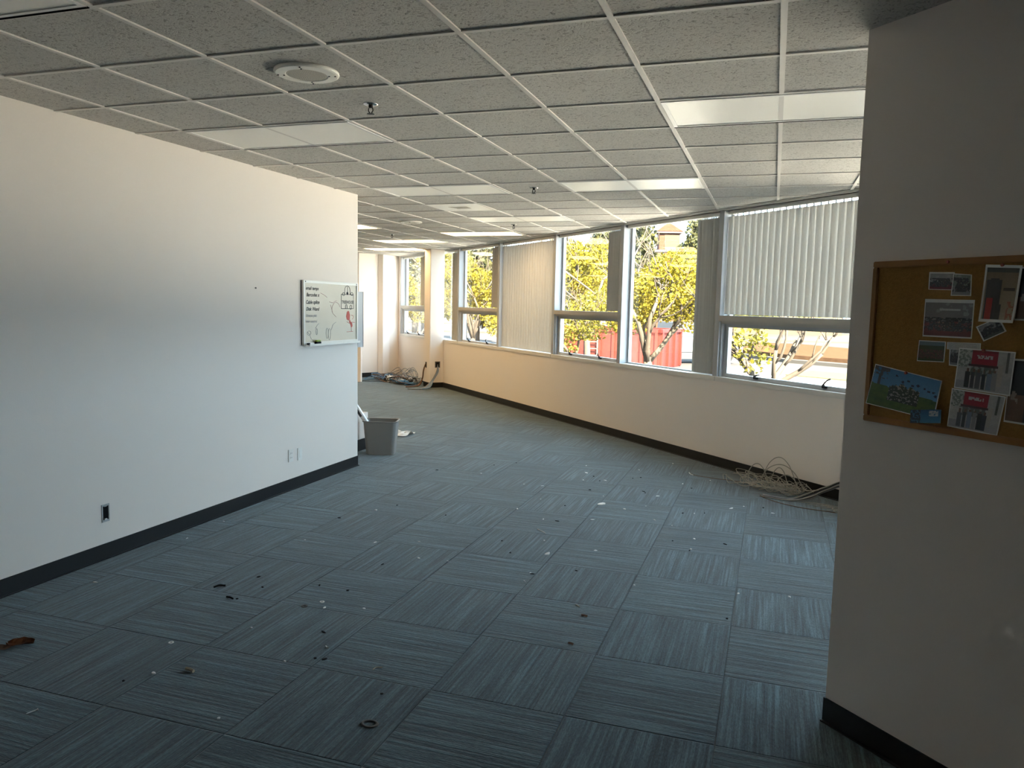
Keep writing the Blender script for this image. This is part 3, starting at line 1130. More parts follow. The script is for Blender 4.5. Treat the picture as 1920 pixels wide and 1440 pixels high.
def pic_card(u, v):
    c = lerp((0.04, 0.20, 0.36), (0.02, 0.10, 0.22), v)
    if u < 0.33:
        c = (0.03, 0.05, 0.07) if fbm(u * 14, v * 8, 1) < 0.1 else (0.06, 0.17, 0.27)
    if 0.62 < u < 0.9 and 0.5 < v < 0.92 and fbm(u * 12, v * 8, 2) > -0.15:
        c = (0.40, 0.44, 0.46)
    return c


def pic_field(u, v):
    c = (0.16, 0.22, 0.24) if v > 0.78 else (0.07, 0.085, 0.03)
    if 0.12 < v < 0.58 and fbm(u * 12, v * 9, 2) > -0.2:
        c = [(0.17, 0.08, 0.045), (0.10, 0.05, 0.04), (0.06, 0.04, 0.035), (0.24, 0.13, 0.08)][int(abs(fbm(u * 23, v * 21, 7)) * 9) % 4]
    return c


def pic_dark(u, v):
    c = (0.015, 0.015, 0.02) if v > 0.45 else (0.14, 0.075, 0.04)
    if 0.1 < u < 0.3 and 0.25 < v < 0.5 and fbm(u * 9, v * 9, 1) > 0:
        c = (0.30, 0.24, 0.20)
    if u > 0.5 and v < 0.6:
        c = (0.04, 0.035, 0.035)
    return c


def pic_note(u, v):
    return (0.62, 0.60, 0.55) if (int(v * 12) % 2 or u < 0.05 or u > 0.9 or fbm(u * 40, v * 3, 2) > 0.2) else (0.42, 0.41, 0.38)


def snapshot(name, cat, label, tl, tr, br, bl, fn, border, lift, nu=44, nv=34, curl=0.0, group='snapshots pinned to the corkboard', extra=None):
    """a print: sheet with a border and the image on its face; corners are given along the wall and up"""
    cs = sum(c[0] for c in (tl, tr, br, bl)) / 4
    cz = sum(c[1] for c in (tl, tr, br, bl)) / 4
    root = empty(name, (RO[0] - S * cs, RO[1] + S * cs, cz), ROT)
    tag(root, label, cat, group)

    def P(u, v, off):
        a = (bl[0] + (br[0] - bl[0]) * u, bl[1] + (br[1] - bl[1]) * u)
        c = (tl[0] + (tr[0] - tl[0]) * u, tl[1] + (tr[1] - tl[1]) * u)
        s_, z_ = a[0] + (c[0] - a[0]) * v, a[1] + (c[1] - a[1]) * v
        bend = curl * (1 - v) ** 2 * (0.4 + 0.6 * abs(u - 0.35))
        return (s_ - cs, 0.0122 + lift + off + bend, z_ - cz)
    sh = MB()
    n = 8
    fr_ = [[P(i / n, j / n, 0.0006) for i in range(n + 1)] for j in range(n + 1)]
    bk_ = [[P(i / n, j / n, 0.0) for i in range(n + 1)] for j in range(n + 1)]
    ring = lambda G: [G[0][i] for i in range(n + 1)] + [G[j][n] for j in range(1, n + 1)] + [G[n][i] for i in range(n - 1, -1, -1)] + [G[j][0] for j in range(n - 1, 0, -1)]
    sh.rings(fr_, False, closed=False)
    sh.rings(bk_, False, closed=False)
    sh.rings([ring(fr_), ring(bk_)], False)
    bmesh.ops.remove_doubles(sh.bm, verts=sh.bm.verts, dist=1e-6)
    sh.build('print_paper', 'paper', root)
    if fn:
        b0, b1, b2, b3 = border
        im = MB()
        lay = im.bm.loops.layers.float_color.new('Col')
        G = [[im.bm.verts.new(P(b0 + (1 - b0 - b1) * i / nu, b2 + (1 - b2 - b3) * j / nv, 0.0011)) for i in range(nu + 1)] for j in range(nv + 1)]
        for j in range(nv):
            for i in range(nu):
                fc = im.bm.faces.new((G[j][i], G[j][i + 1], G[j + 1][i + 1], G[j + 1][i]))
                c = fn((i + 0.5) / nu, (j + 0.5) / nv)
                nz = 1 + 0.18 * fbm(i * 1.7, j * 1.9, lift * 1000)
                for lp in fc.loops:
                    lp[lay] = (max(0, c[0] * nz), max(0, c[1] * nz), max(0, c[2] * nz), 1)
        im.build('printed_image', 'picture', root)
    return root


E2 = (0.02, 0.02, 0.03, 0.03)
snapshot('snapshot', 'photo', 'small snapshot of people seated outdoors, leftmost of the top pair', (-0.702, 1.853), (-0.797, 1.85), (-0.794, 1.788), (-0.703, 1.791),
         pic_crowd(3, (0.16, 0.03, 0.05), (0.34, 0.34, 0.34), 7, 0.7), (0.05, 0.03, 0.04, 0.08), 0.0)
snapshot('snapshot', 'photo', 'small upright snapshot of a dark figure, right one of the top pair', (-0.794, 1.846), (-0.860, 1.84), (-0.863, 1.768), (-0.790, 1.769),
         pic_crowd(8, (0.30, 0.30, 0.31), (0.22, 0.26, 0.22), 5, 0.85), (0.05, 0.05, 0.04, 0.04), 0.002)
snapshot('snapshot', 'photo', 'large snapshot of a crowd in a hall with a white projection screen', (-0.694, 1.758), (-0.876, 1.755), (-0.876, 1.624), (-0.694, 1.624),
         lambda u, v: (0.62, 0.62, 0.6) if (0.32 < u < 0.76 and 0.76 < v < 0.83) else ((0.4, 0.4, 0.38) if ((u - 0.87) ** 2 + (v - 0.68) ** 2 < 0.004) else pic_crowd(11, (0.20, 0.06, 0.06), (0.24, 0.23, 0.22), 11, 0.55)(u, v)),
         (0.02, 0.02, 0.04, 0.09), 0.0)
snapshot('snapshot', 'photo', 'tall curled snapshot with a red garment at the upper right of the corkboard', (-0.906, 1.872), (-1.025, 1.865), (-1.015, 1.681), (-0.900, 1.683),
         pic_red, (0.06, 0.06, 0.05, 0.05), 0.004, curl=0.012)
snapshot('snapshot', 'photo', 'small tilted snapshot tucked beneath the tall curled one', (-0.887, 1.665), (-0.962, 1.700), (-0.990, 1.654), (-0.917, 1.617),
         pic_crowd(17, (0.10, 0.11, 0.11), (0.26, 0.26, 0.26), 5, 0.8), (0.06, 0.06, 0.06, 0.06), 0.0)
snapshot('snapshot', 'photo', 'small snapshot of a group on green grass, below the crowd snapshot', (-0.682, 1.61), (-0.785, 1.61), (-0.784, 1.537), (-0.679, 1.534),
         pic_field, (0.03, 0.03, 0.04, 0.04), 0.0)
snapshot('snapshot', 'photo', 'tiny snapshot half covered by the upper red canopy snapshot', (-0.80, 1.588), (-0.845, 1.587), (-0.843, 1.527), (-0.802, 1.528),
         pic_crowd(23, (0.25, 0.26, 0.27), (0.16, 0.17, 0.17), 4, 0.8), (0.08, 0.05, 0.06, 0.06), 0.0)
snapshot('paper_strip', 'paper', 'narrow strip of lined paper above the upper red canopy snapshot', (-0.791, 1.609), (-0.910, 1.611), (-0.911, 1.584), (-0.791, 1.584),
         pic_note, (0.02, 0.02, 0.04, 0.04), 0.0022, group=None)
snapshot('snapshot', 'photo', 'lower snapshot of people beneath a red canopy', (-0.822, 1.451), (-1.008, 1.443), (-0.990, 1.309), (-0.815, 1.316),
         pic_store(31), E2, 0.003)
snapshot('snapshot', 'photo', 'upper snapshot of people beneath a red canopy', (-0.839, 1.592), (-1.029, 1.589), (-1.022, 1.445), (-0.831, 1.453),
         pic_store(5), E2, 0.006)
snapshot('snapshot', 'photo', 'dark snapshot at the right edge of the picture, beside the red canopy ones', (-1.012, 1.567), (-1.130, 1.569), (-1.122, 1.357), (-1.005, 1.359),
         pic_dark, (0.03, 0.03, 0.03, 0.03), 0.0)
snapshot('snapshot', 'photo', 'big tilted outdoor snapshot with blue sky and green grass', (-0.512, 1.511), (-0.786, 1.473), (-0.768, 1.330), (-0.483, 1.356),
         pic_sky, (0.012, 0.012, 0.02, 0.02), 0.006, 70, 44, curl=0.006)
snapshot('photo_card', 'photo', 'small blue card overlapping the bottom corner of the big blue sky snapshot', (-0.681, 1.357), (-0.799, 1.373), (-0.800, 1.325), (-0.683, 1.309),
         pic_card, (0.0, 0.0, 0.0, 0.0), 0.0165, group=None)
snapshot('snapshot', 'photo', 'sliver of a dark snapshot behind the tall curled one at the picture edge', (-1.02, 1.86), (-1.12, 1.86), (-1.11, 1.69), (-1.01, 1.69),
         pic_dark, (0.03, 0.03, 0.03, 0.03), 0.0)
PG = 'push pins in the corkboard'
for s_, z_, o_, lab in ((-0.777, 1.885, 0.019, 'tiny red push pin in the top oak rail of the corkboard'), (-0.928, 1.588, 0.020, 'tiny red push pin at the top of the upper red canopy snapshot'),
                        (-0.648, 1.488, 0.020, 'tiny red push pin at the top edge of the big blue sky snapshot'), (-0.965, 1.868, 0.018, 'tiny red push pin at the top of the tall curled snapshot')):
    p_ = MB().lathe([(0.0035, 0.0), (0.0035, 0.004), (0.0055, 0.006), (0.005, 0.009)], 10)
    for v_ in p_.bm.verts:
        v_.co = (v_.co.x, v_.co.z, v_.co.y)
    tag(p_.build('push_pin', 'pin', loc=(RO[0] - S * s_ - S * o_, RO[1] + S * s_ - S * o_, z_), rotz=ROT), lab, 'push pin', PG)

# ------------------------------------------------------------------ cables
def smooth_path(ctrl, sub=6):
    P_ = [Vector(c) for c in ctrl]
    P_ = [P_[0] * 2 - P_[1]] + P_ + [P_[-1] * 2 - P_[-2]]
    out = []
    for i in range(1, len(P_) - 2):
        for q in range(sub):
            t = q / sub
            a, b_, c, d = P_[i - 1:i + 3]
            out.append(0.5 * ((2 * b_) + (c - a) * t + (2 * a - 5 * b_ + 4 * c - d) * t * t + (3 * b_ - a - 3 * c + d) * t ** 3))
    out.append(P_[-2])
    return out


def cable(ctrl, r, m, label, group, sub=6):
    pts = smooth_path(ctrl, sub)
    for p_ in pts:
        p_.z = max(p_.z, r)
    c = pts[0].copy()
    c.z = 0
    o = MB().tube([p_ - c for p_ in pts], r, 6).build('cable', m, loc=c, smooth=True)
    tag(o, label, 'cable', group)
    return o


rng = random.Random(11)
GN = 'cables in the near heap by the window baseboard'


def coil(cx, cy, rx, ry, turns, z0, wob, rg, ang=0.0, zr=0.04):
    out = []
    n = int(turns * 9)
    a0 = rg.uniform(0, 6.28)
    ca, sa = math.cos(ang), math.sin(ang)
    for i in range(n):
        a = a0 + 2 * PI * i / 9
        k = 1 + rg.uniform(-wob, wob)
        x, y = rx * k * math.cos(a), ry * k * math.sin(a)
        out.append((cx + x * ca - y * sa, cy + x * sa + y * ca, z0 + rg.uniform(0, zr)))
    return out


# heap centre, along the wall just off the baseboard
hc = (0.72, 4.88)
for q in range(17):
    cx, cy = hc[0] + rng.uniform(-0.28, 0.34), hc[1] + rng.uniform(-0.16, 0.02) - 0.0
    ctrl = coil(cx - 0.02, cy - 0.05, rng.uniform(0.14, 0.40), rng.uniform(0.05, 0.16), rng.uniform(0.7, 1.7), 0.004, 0.30, rng, math.radians(-45) + rng.uniform(-0.4, 0.4), 0.10)
    ctrl = [(x, y, z) for x, y, z in ctrl if x + y < 5.74]
    if len(ctrl) > 4:
        cable(ctrl, 0.0031, 'c_taupe', 'taupe cable coiled loosely in the near heap by the window baseboard', GN)
# standing loops
for (a_, b_, hgt, lean) in (((0.47, 5.02), (0.68, 4.92), 0.17, -0.02), ((0.60, 5.02), (0.92, 4.76), 0.26, 0.0), ((0.58, 4.98), (0.98, 4.68), 0.20, 0.0), ((0.70, 4.90), (0.86, 4.80), 0.17, -0.02), ((0.76, 4.86), (0.97, 4.70), 0.12, -0.03)):
    pts = [(a_[0] + 0.05, a_[1] - 0.25, 0.01), (a_[0] + 0.02, a_[1] - 0.1, 0.02)]
    for q in range(7):
        t = q / 6
        pts.append((a_[0] + (b_[0] - a_[0]) * t + lean, a_[1] + (b_[1] - a_[1]) * t + lean, 0.03 + hgt * math.sin(PI * t) ** 0.7))
    pts += [(b_[0] - 0.05, b_[1] - 0.12, 0.02), (b_[0] - 0.15, b_[1] - 0.2, 0.01)]
    cable(pts, 0.0042, 'c_taupe', 'taupe cable arching up in a loop from the near heap', 'looped cables of the near heap')
# thin strand reaching left to a plug
cable([(-0.11, 5.09, 0.015), (-0.03, 5.05, 0.004), (0.16, 4.99, 0.004), (0.32, 4.96, 0.004), (0.55, 4.85, 0.01), (0.7, 4.75, 0.01)], 0.0028, 'c_brown',
      'single brown strand trailing left from the near cable heap', None)
cable([(-0.115, 5.10, 0.02), (-0.10, 5.07, 0.012), (-0.07, 5.055, 0.006)], 0.005, 'c_white', 'white plug end of the strand left of the near heap', None)
for q, (y_, m) in enumerate(((0.0, 'c_grey'), (0.03, 'c_black'), (0.06, 'c_taupe'), (0.015, 'c_grey'), (0.045, 'c_black'), (-0.02, 'c_taupe'))):
    cable([(0.62, 4.45 - y_, 0.006), (0.85, 4.36 - y_ * 0.6, 0.01), (1.02, 4.38 - y_ * 0.5, 0.03 + 0.01 * q), (1.16, 4.42 - y_ * 0.3, 0.10 + 0.008 * q), (1.34, 4.36, 0.17 + 0.01 * q), (1.6, 4.15, 0.10)], 0.0055, m,
          'thick %s cable running from the near heap up behind the corkboard wall' % {'c_grey': 'grey', 'c_black': 'black', 'c_taupe': 'taupe'}[m], 'thick cables of the near bundle')
cable([(0.60, 4.42, 0.012), (0.615, 4.37, 0.006), (0.75, 4.22, 0.004), (0.95, 4.10, 0.004), (1.2, 4.05, 0.004), (1.5, 4.0, 0.004)], 0.0035, 'c_brown',
      'reddish brown cable lying in front of the near heap', None)
for q in range(5):
    cable([(0.95 + 0.05 * q, 4.30 - 0.05 * q, 0.005), (1.05 + 0.05 * q, 4.26 - 0.04 * q, 0.02), (1.2, 4.22 - 0.05 * q, 0.02), (1.35, 4.1 - 0.05 * q, 0.005), (1.55, 3.95 - 0.03 * q, 0.005)], 0.003, 'c_taupe',
          'thin taupe cable end fanned out on the carpet by the corkboard wall', 'fanned cable ends near the corkboard wall')

# far heap
GF = 'cables in the far heap beside the column'
rng = random.Random(23)
names = {'c_grey': 'grey', 'c_white': 'white', 'c_blue': 'blue', 'c_black': 'black', 'c_brown': 'brown'}
mats = ['c_grey', 'c_black', 'c_grey', 'c_blue', 'c_grey', 'c_white', 'c_black', 'c_brown', 'c_grey', 'c_blue']
for q in range(40):
    t = rng.random()
    cx, cy = -7.55 + 1.15 * t, 12.25 - 0.62 * t + rng.uniform(-0.1, 0.2)
    m = mats[q % len(mats)]
    ctrl = coil(cx, cy, rng.uniform(0.25, 0.55), rng.uniform(0.08, 0.2), rng.uniform(0.6, 1.4), 0.01, 0.42, rng, math.radians(-30) + rng.uniform(-0.5, 0.5), 0.13)
    ctrl = [(x, y, z) for x, y, z in ctrl if x + y < 5.72 and not (x > -6.25 and x + y > 5.3) and (y < 12.35 or x > -7.75)]
    if len(ctrl) > 4:
        cable(ctrl, 0.0085, m, '%s cable tangled in the far heap between the end wall and the column' % names[m], GF + ' (%s)' % names[m])
for q in range(6):
    cx, cy = -6.72 + 0.06 * q, 11.62 - 0.03 * q
    cable(coil(cx, cy, 0.13, 0.07, 1.5, 0.01, 0.3, rng, 0.3, 0.08), 0.009, 'c_blue', 'light blue cable bunched at the front of the far heap', 'blue cables of the far heap')
for q in range(9):
    x0 = -6.95 + rng.uniform(-0.12, 0.22)
    J = lambda k=0.07: rng.uniform(-k, k)
    cable([(x0 - 0.45 + J(0.15), 12.12 + J(), 0.03), (x0 - 0.2 + J(), 12.16 + J(), 0.12 + J(0.05)), (x0 + 0.05 + J(0.05), 12.18 + J(0.05), 0.30 + J(0.09)), (x0 + 0.2 + J(0.05), 12.0 + J(), 0.17 + J(0.06)),
           (x0 + 0.25 + J(0.15), 11.85 + J(), 0.03), (x0 + 0.1 + J(0.2), 11.72 + J(), 0.01)], 0.006, 'c_grey', 'grey cable rising to a peak at the back of the far heap', 'peaked cables of the far heap')
cable([(-8.0, 11.72, 0.005), (-7.6, 11.75, 0.005), (-7.2, 11.82, 0.005), (-6.9, 11.66, 0.005), (-6.6, 11.62, 0.01)], 0.006, 'c_black', 'lone dark cable lying along the carpet in front of the far heap', None)
# boxes in the column and what comes out of them
root = empty('cable_outlet', wpt(12.16, 0.13, 0.465), ROT)
tag(root, 'open cable outlet on the side of the column facing the room', 'outlet box')
MB().box(-0.004, 0.002, -0.055, 0.055, -0.062, 0.065).build('outlet_rim', 'slot', root)
MB().box(-0.006, 0.0, -0.035, 0.035, -0.045, 0.05).build('outlet_hole', 'dark', root)
c0 = wpt(12.145, 0.13, 0.46)
for q in range(8):
    o_ = 0.006 * (q - 3.5)
    c1, c2, c3 = wpt(12.06, 0.17 + o_, 0.33), wpt(11.99, 0.30 + o_, 0.16), wpt(11.90 + o_ * 3, 0.46 + o_, 0.03)
    c4 = wpt(11.93 + rng.uniform(-0.12, 0.12), 0.70 + rng.uniform(-0.1, 0.2), 0.015)
    cable([c0 + Vector((0, 0, o_ * 0.6)), c1, c2, c3, c4], 0.007, 'c_grey' if q % 4 else 'c_blue', '%s cable hanging out of the column side outlet' % ('grey' if q % 4 else 'blue'),
          'cables hanging from the column side outlet')
root = empty('cable_slot', wpt(12.365, 0.30, 0.45), ROT)
tag(root, 'dark vertical cable slot in the column face beside the far cable heap', 'outlet box')
MB().box(-0.035, 0.035, 0.0, 0.004, -0.06, 0.06).build('slot_plate', 'slot', root)
MB().box(-0.025, 0.025, 0.003, 0.006, -0.05, 0.05).build('slot_hole', 'dark', root)
for q in range(3):
    c0, c1, c2, c3 = wpt(12.365, 0.312, 0.47), wpt(12.38 + 0.01 * q, 0.345, 0.34), wpt(12.43 + 0.01 * q, 0.355, 0.15), wpt(12.38 + 0.03 * q, 0.46, 0.02)
    cable([c0, c1, c2, c3, wpt(12.3, 0.75, 0.015)], 0.011, 'c_brown', 'brown cable dropping from the slot in the column face', 'cables from the column face slot')
# flat junk among the far cables
root = empty('cable_tray_strip', (-7.0, 12.02, 0), math.radians(-22))
tag(root, 'dark flat strip lying across the far cable heap', 'strip')
MB().box(-0.55, 0.55, -0.03, 0.03, 0.11, 0.13).build('strip', 'c_black', root)
root = empty('box_lid', (-7.05, 12.0, 0.0), 0.3)
tag(root, 'small pale box half buried in the far cable heap', 'box')
MB().box(-0.16, 0.16, -0.08, 0.08, 0.0, 0.12, bevel=0.004).build('lid', 'paper', root)

# ------------------------------------------------------------------ litter on the carpet
WHITE = [(-2.093, 4.252), (-1.549, 3.976), (-1.368, 3.981), (-1.237, 3.489), (-1.198, 5.074), (-1.065, 4.384), (-0.862, 4.458), (-0.745, 3.82), (-1.326, 3.1), (-1.035, 2.88), (-0.665, 3.024), (-0.868, 2.338), (-0.468, 2.259), (-0.757, 1.644), (-0.631, 5.091), (-0.34, 5.587), (-0.127, 4.624), (0.113, 4.892), (-0.286, 4.027), (-0.33, 3.62), (-0.485, 3.455), (0.088, 3.543), (-0.195, 3.21), (-0.043, 3.103), (0.157, 2.813), (0.159, 2.55), (0.709, 3.817), (0.469, 3.955), (-1.541, 1.639), (-1.34, 1.658), (-1.974, 1.831), (-2.46, 1.69), (-1.692, 1.963), (-3.293, 1.853), (-3.245, 1.405), (-1.862, 0.304), (-1.659, 0.675), (-1.449, 0.744), (-3.13, 0.508), (-1.428, -0.479), (-1.96, -0.267), (-1.478, 0.045), (-0.469, 2.252), (-0.096, 1.678), (0.809, 1.835), (0.517, 1.778)]
DARK = [(-1.931, 4.898), (-2.113, 4.69), (-1.008, 4.592), (-0.907, 4.415), (-0.913, 4.011), (-0.982, 3.36), (-0.916, 2.873), (-1.151, 2.214), (-1.008, 1.982), (-0.495, 1.801), (-0.743, 1.633), (-0.623, 4.662), (-0.555, 4.733), (-0.026, 4.466), (-0.433, 4.151), (-0.411, 4.101), (-0.005, 3.517), (0.012, 2.698), (0.38, 2.767), (0.153, 2.511), (0.631, 3.979), (0.167, 3.591), (-2.565, 4.217), (-1.799, 2.683), (-2.54, 2.282), (-2.3, 2.807), (-1.705, 1.437), (-2.189, 0.604), (-2.169, 0.81), (-1.674, 0.951), (-1.875, 0.962), (-1.363, 0.124), (-1.317, 0.132), (-0.906, -0.064), (-1.488, 0.395), (-2.029, -0.372), (-2.298, 0.946), (0.474, 1.356)]


def chip(name, m, rx, ry, th, seed, loc, rz, label, cat, group=None, tilt=0.0):
    rg = random.Random(seed)
    n = 7
    pts = [(rx * rg.uniform(0.7, 1.1) * math.cos(2 * PI * i / n), ry * rg.uniform(0.7, 1.1) * math.sin(2 * PI * i / n)) for i in range(n)]
    b_ = MB()
    b_.rings([[(x, y, 0.0) for x, y in pts], [(x, y, th * 0.6 + tilt * (x + rx)) for x, y in pts], [(x * 0.7, y * 0.7, th + tilt * (x + rx)) for x, y in pts]])
    return tag(b_.build(name, m, loc=(loc[0], loc[1], 0.0), rotz=rz), label, cat, group)


rng = random.Random(3)
for base_m, pts, nm, lab, cat, grp in (('fleck_w', WHITE, 'paper_fleck', 'tiny white fleck of litter lying on the blue-grey carpet', 'litter', 'white flecks on the carpet'),
                                       ('fleck_d', DARK, 'dark_crumb', 'tiny black crumb of litter lying on the blue-grey carpet', 'litter', 'black crumbs on the carpet')):
    protos = []
    for q, (x, y) in enumerate(pts):
        big = rng.uniform(0.8, 1.25)
        if q < 4:
            rx, ry = ((0.012, 0.008), (0.009, 0.006), (0.015, 0.006), (0.008, 0.007))[q]
            o = chip(nm, base_m, rx, ry, 0.005, q, (x, y), rng.uniform(0, 6), lab, cat, grp)
            protos.append(o)
        else:
            o = protos[q % 4].copy()
            COL.objects.link(o)
            o.location = (x, y, 0.0)
            o.rotation_euler = (0, 0, rng.uniform(0, 6))
        o.scale = (big, big, 1)
chip('paper_scrap', 'fleck_w', 0.040, 0.028, 0.006, 41, (-0.699, 3.533), 0.5, 'largest white paper scrap out on the open carpet', 'paper scrap', tilt=0.12)
chip('paper_scrap', 'fleck_w', 0.022, 0.013, 0.006, 42, (-0.761, 2.049), 0.9, 'small triangular white paper scrap in the middle of the carpet', 'paper scrap', tilt=0.2)
chip('paper_scrap', 'fleck_w', 0.030, 0.012, 0.004, 43, (-1.114, 4.727), -0.6, 'oblong white paper scrap farther back, beyond the largest scrap', 'paper scrap')
chip('paper_scrap', 'fleck_w', 0.020, 0.009, 0.006, 44, (-2.387, 2.596), -0.5, 'white paper scrap with a dark edge, nearest the left wall corner', 'paper scrap', tilt=0.15)
chip('paper_curl', 'fleck_w', 0.024, 0.006, 0.005, 45, (0.37, 3.837), 0.7, 'curled white shaving in front of the near cable heap', 'paper scrap', tilt=0.1)


def stick(a_, b_, r, m, name, label, cat, bend=0.0):
    mid = ((a_[0] + b_[0]) / 2 - bend * (b_[1] - a_[1]), (a_[1] + b_[1]) / 2 + bend * (b_[0] - a_[0]))
    c = Vector((a_[0], a_[1], 0))
    pts = smooth_path([(a_[0], a_[1], r), (mid[0], mid[1], r * 1.3), (b_[0], b_[1], r)], 5)
    return tag(MB().tube([p_ - c for p_ in pts], r, 6).build(name, m, loc=c), label, cat)


stick((-0.996, 2.591), (-0.908, 2.511), 0.0035, 'fleck_w', 'splinter', 'thin pale stick lying diagonally on the middle carpet', 'splinter')
stick((-2.423, 0.694), (-2.377, 0.738), 0.006, 'fleck_d', 'rubber_shred', 'curved black shred on the carpet left of the two small ones', 'shred', 0.25)
stick((-2.256, 0.598), (-2.205, 0.588), 0.0055, 'fleck_d', 'rubber_shred', 'straight black shred lying along a carpet seam', 'shred', 0.05)
stick((-0.356, 1.236), (-0.330, 1.213), 0.003, 'tan', 'splinter', 'short tan splinter on the right part of the carpet', 'splinter')
stick((-0.290, 1.096), (-0.256, 1.092), 0.006, 'brown', 'bark_bit', 'brown bark bit beside the short tan splinter', 'bark')
stick((-0.268, 0.724), (-0.242, 0.717), 0.006, 'brown', 'bark_bit', 'brown bark bit nearer the camera than the tan splinter', 'bark')
stick((-1.845, -0.190), (-1.795, -0.200), 0.008, 'tan', 'splinter', 'flat pinkish tan chip in the dark foreground', 'splinter')
stick((-1.05, 0.12), (-1.02, 0.155), 0.002, 'tan', 'twig', 'hair-thin bent twig left of the middle foreground', 'twig', 0.3)


def washer(x, y, r, m, label, tilt=0.0):
    root = MB()
    n = 20
    ring = lambda rr, z: [(rr * math.cos(2 * PI * i / n), rr * math.sin(2 * PI * i / n), z) for i in range(n)]
    root.rings([ring(r * 0.5, 0), ring(r, 0), ring(r, 0.003), ring(r * 0.5, 0.003), ring(r * 0.5, 0)], False)
    o = root.build('washer', m, loc=(x, y, 0.0))
    return tag(o, label, 'washer', 'washers dropped on the carpet')


washer(-1.718, 0.743, 0.014, 'fleck_w', 'white washer beside a dark ring washer in the middle distance')
washer(-1.776, 0.654, 0.018, 'slot', 'dark ring washer lying on a carpet seam')
washer(-2.118, 0.015, 0.013, 'fleck_w', 'white washer alone in the dark left foreground')


def screw(x, y, rz, L_, label, m='steel'):
    root = empty('screw', (x, y, 0), rz)
    tag(root, label, 'screw', 'screws dropped on the carpet')
    root.rotation_euler = (PI / 2, 0, rz)
    r = 0.0024
    MB().lathe([(r * 0.3, -L_), (r, -L_ + 0.006), (r, 0)], 8, (0, 0.004, 0)).build('shank', m, root)
    MB().lathe([(r, 0), (0.005, 0.003), (0.0045, 0.0045)], 10, (0, 0.0047, 0)).build('screw_head', m, root)
    return root


screw(-1.368, 0.24, 0.9, 0.026, 'bright short screw left of the middle foreground')
screw(-0.738, 1.478, 0.7, 0.028, 'bright screw on the middle carpet, right of centre')
screw(-2.158, -0.693, 2.8, 0.040, 'long silver screw in the bottom left foreground', 'fleck_w')
# dead leaf and pressed ring
root = empty('dead_leaf', (-2.77, -0.27, 0), 0.5)
tag(root, 'crumbled orange brown leaf on the dark carpet at the left edge', 'leaf')
rg = random.Random(8)
lf = MB()
R = []
for q in range(7):
    wdt = 0.045 * math.sin(PI * (q + 0.6) / 7.4)
    R.append([(-0.06 + 0.02 * q, -wdt + wdt * 2 * k / 4 + rg.uniform(-.004, .004), 0.003 + rg.uniform(0, 0.012) + 0.005 * abs(k - 2)) for k in range(5)])
lf.rings(R, False, closed=False)
lf.build('blade', 'leaf_dry', root)
R = []
lf = MB()
for q in range(5):
    wdt = 0.028 * math.sin(PI * (q + 0.6) / 5.4)
    R.append([(-0.10 + 0.018 * q, -0.03 - wdt + wdt * 2 * k / 3, 0.003 + rg.uniform(0, 0.014)) for k in range(4)])
lf.rings(R, False, closed=False)
lf.build('blade', 'brown', root)
ringm = MB()
n = 24
R = []
for q in range(9):
    a = 2 * PI * q / 8
    R.append([((0.032 + 0.007 * math.cos(a)) * math.cos(2 * PI * i / n), (0.024 + 0.006 * math.cos(a)) * math.sin(2 * PI * i / n), 0.002 + 0.004 * math.sin(a)) for i in range(n)])
ringm.rings(R, False)
tag(ringm.build('rubber_ring', 'slot', loc=(-0.834, -0.299, 0.0), smooth=True), 'dark ring pressed into the carpet at the bottom of the picture', 'ring')

# ------------------------------------------------------------------ outdoors
GZ = -0.45
MB().prism([(9.9, -3.9), (120, -3.9), (120, 200), (-120, 200), (-120, 14.2), (-8.3, 14.3)], GZ - 0.3, GZ).build('ground', 'asphalt', kind='structure')


def flat(name, pts, z0, z1, m):
    return MB().prism(pts, GZ + z0, GZ + z1).build(name, m, kind='structure')


flat('bounce_slab', [(12.3, -1.5), (20.5, 6.5), (1.0, 24.0), (-10.5, 22.0), (-10.5, 21.0)], 0.0, 0.02, 'bounce')  # added slab below the sill line, out of view; bounces sunlight onto the ceiling
# planting island on the right, seen in the lowest right pane
flat('island_kerb', [(-1.3, 35.0), (1.2, 31.2), (4.6, 28.6), (8, 27.2), (9, 30), (5.5, 41), (2.0, 47), (-0.6, 46)], 0.0, 0.14, 'concrete')
flat('island_mulch', [(-0.9, 35.2), (1.35, 31.8), (4.7, 29.3), (7.6, 28.2), (8.4, 30), (5.0, 39.5), (2.0, 44), (-0.3, 44)], 0.1, 0.30, 'mulch')
flat('painted_strip', [(1.1, 24.6), (3.6, 23.0), (4.6, 25.4), (2.0, 27.0)], 0.0, 0.02, 'yellowpaint')
flat('footpath', [(-30, 50), (30, 58), (30, 62), (-30, 54)], 0.0, 0.12, 'concrete')
flat('footpath_far', [(-40, 72), (40, 78), (40, 92), (-40, 88)], 0.0, 0.14, 'concrete')


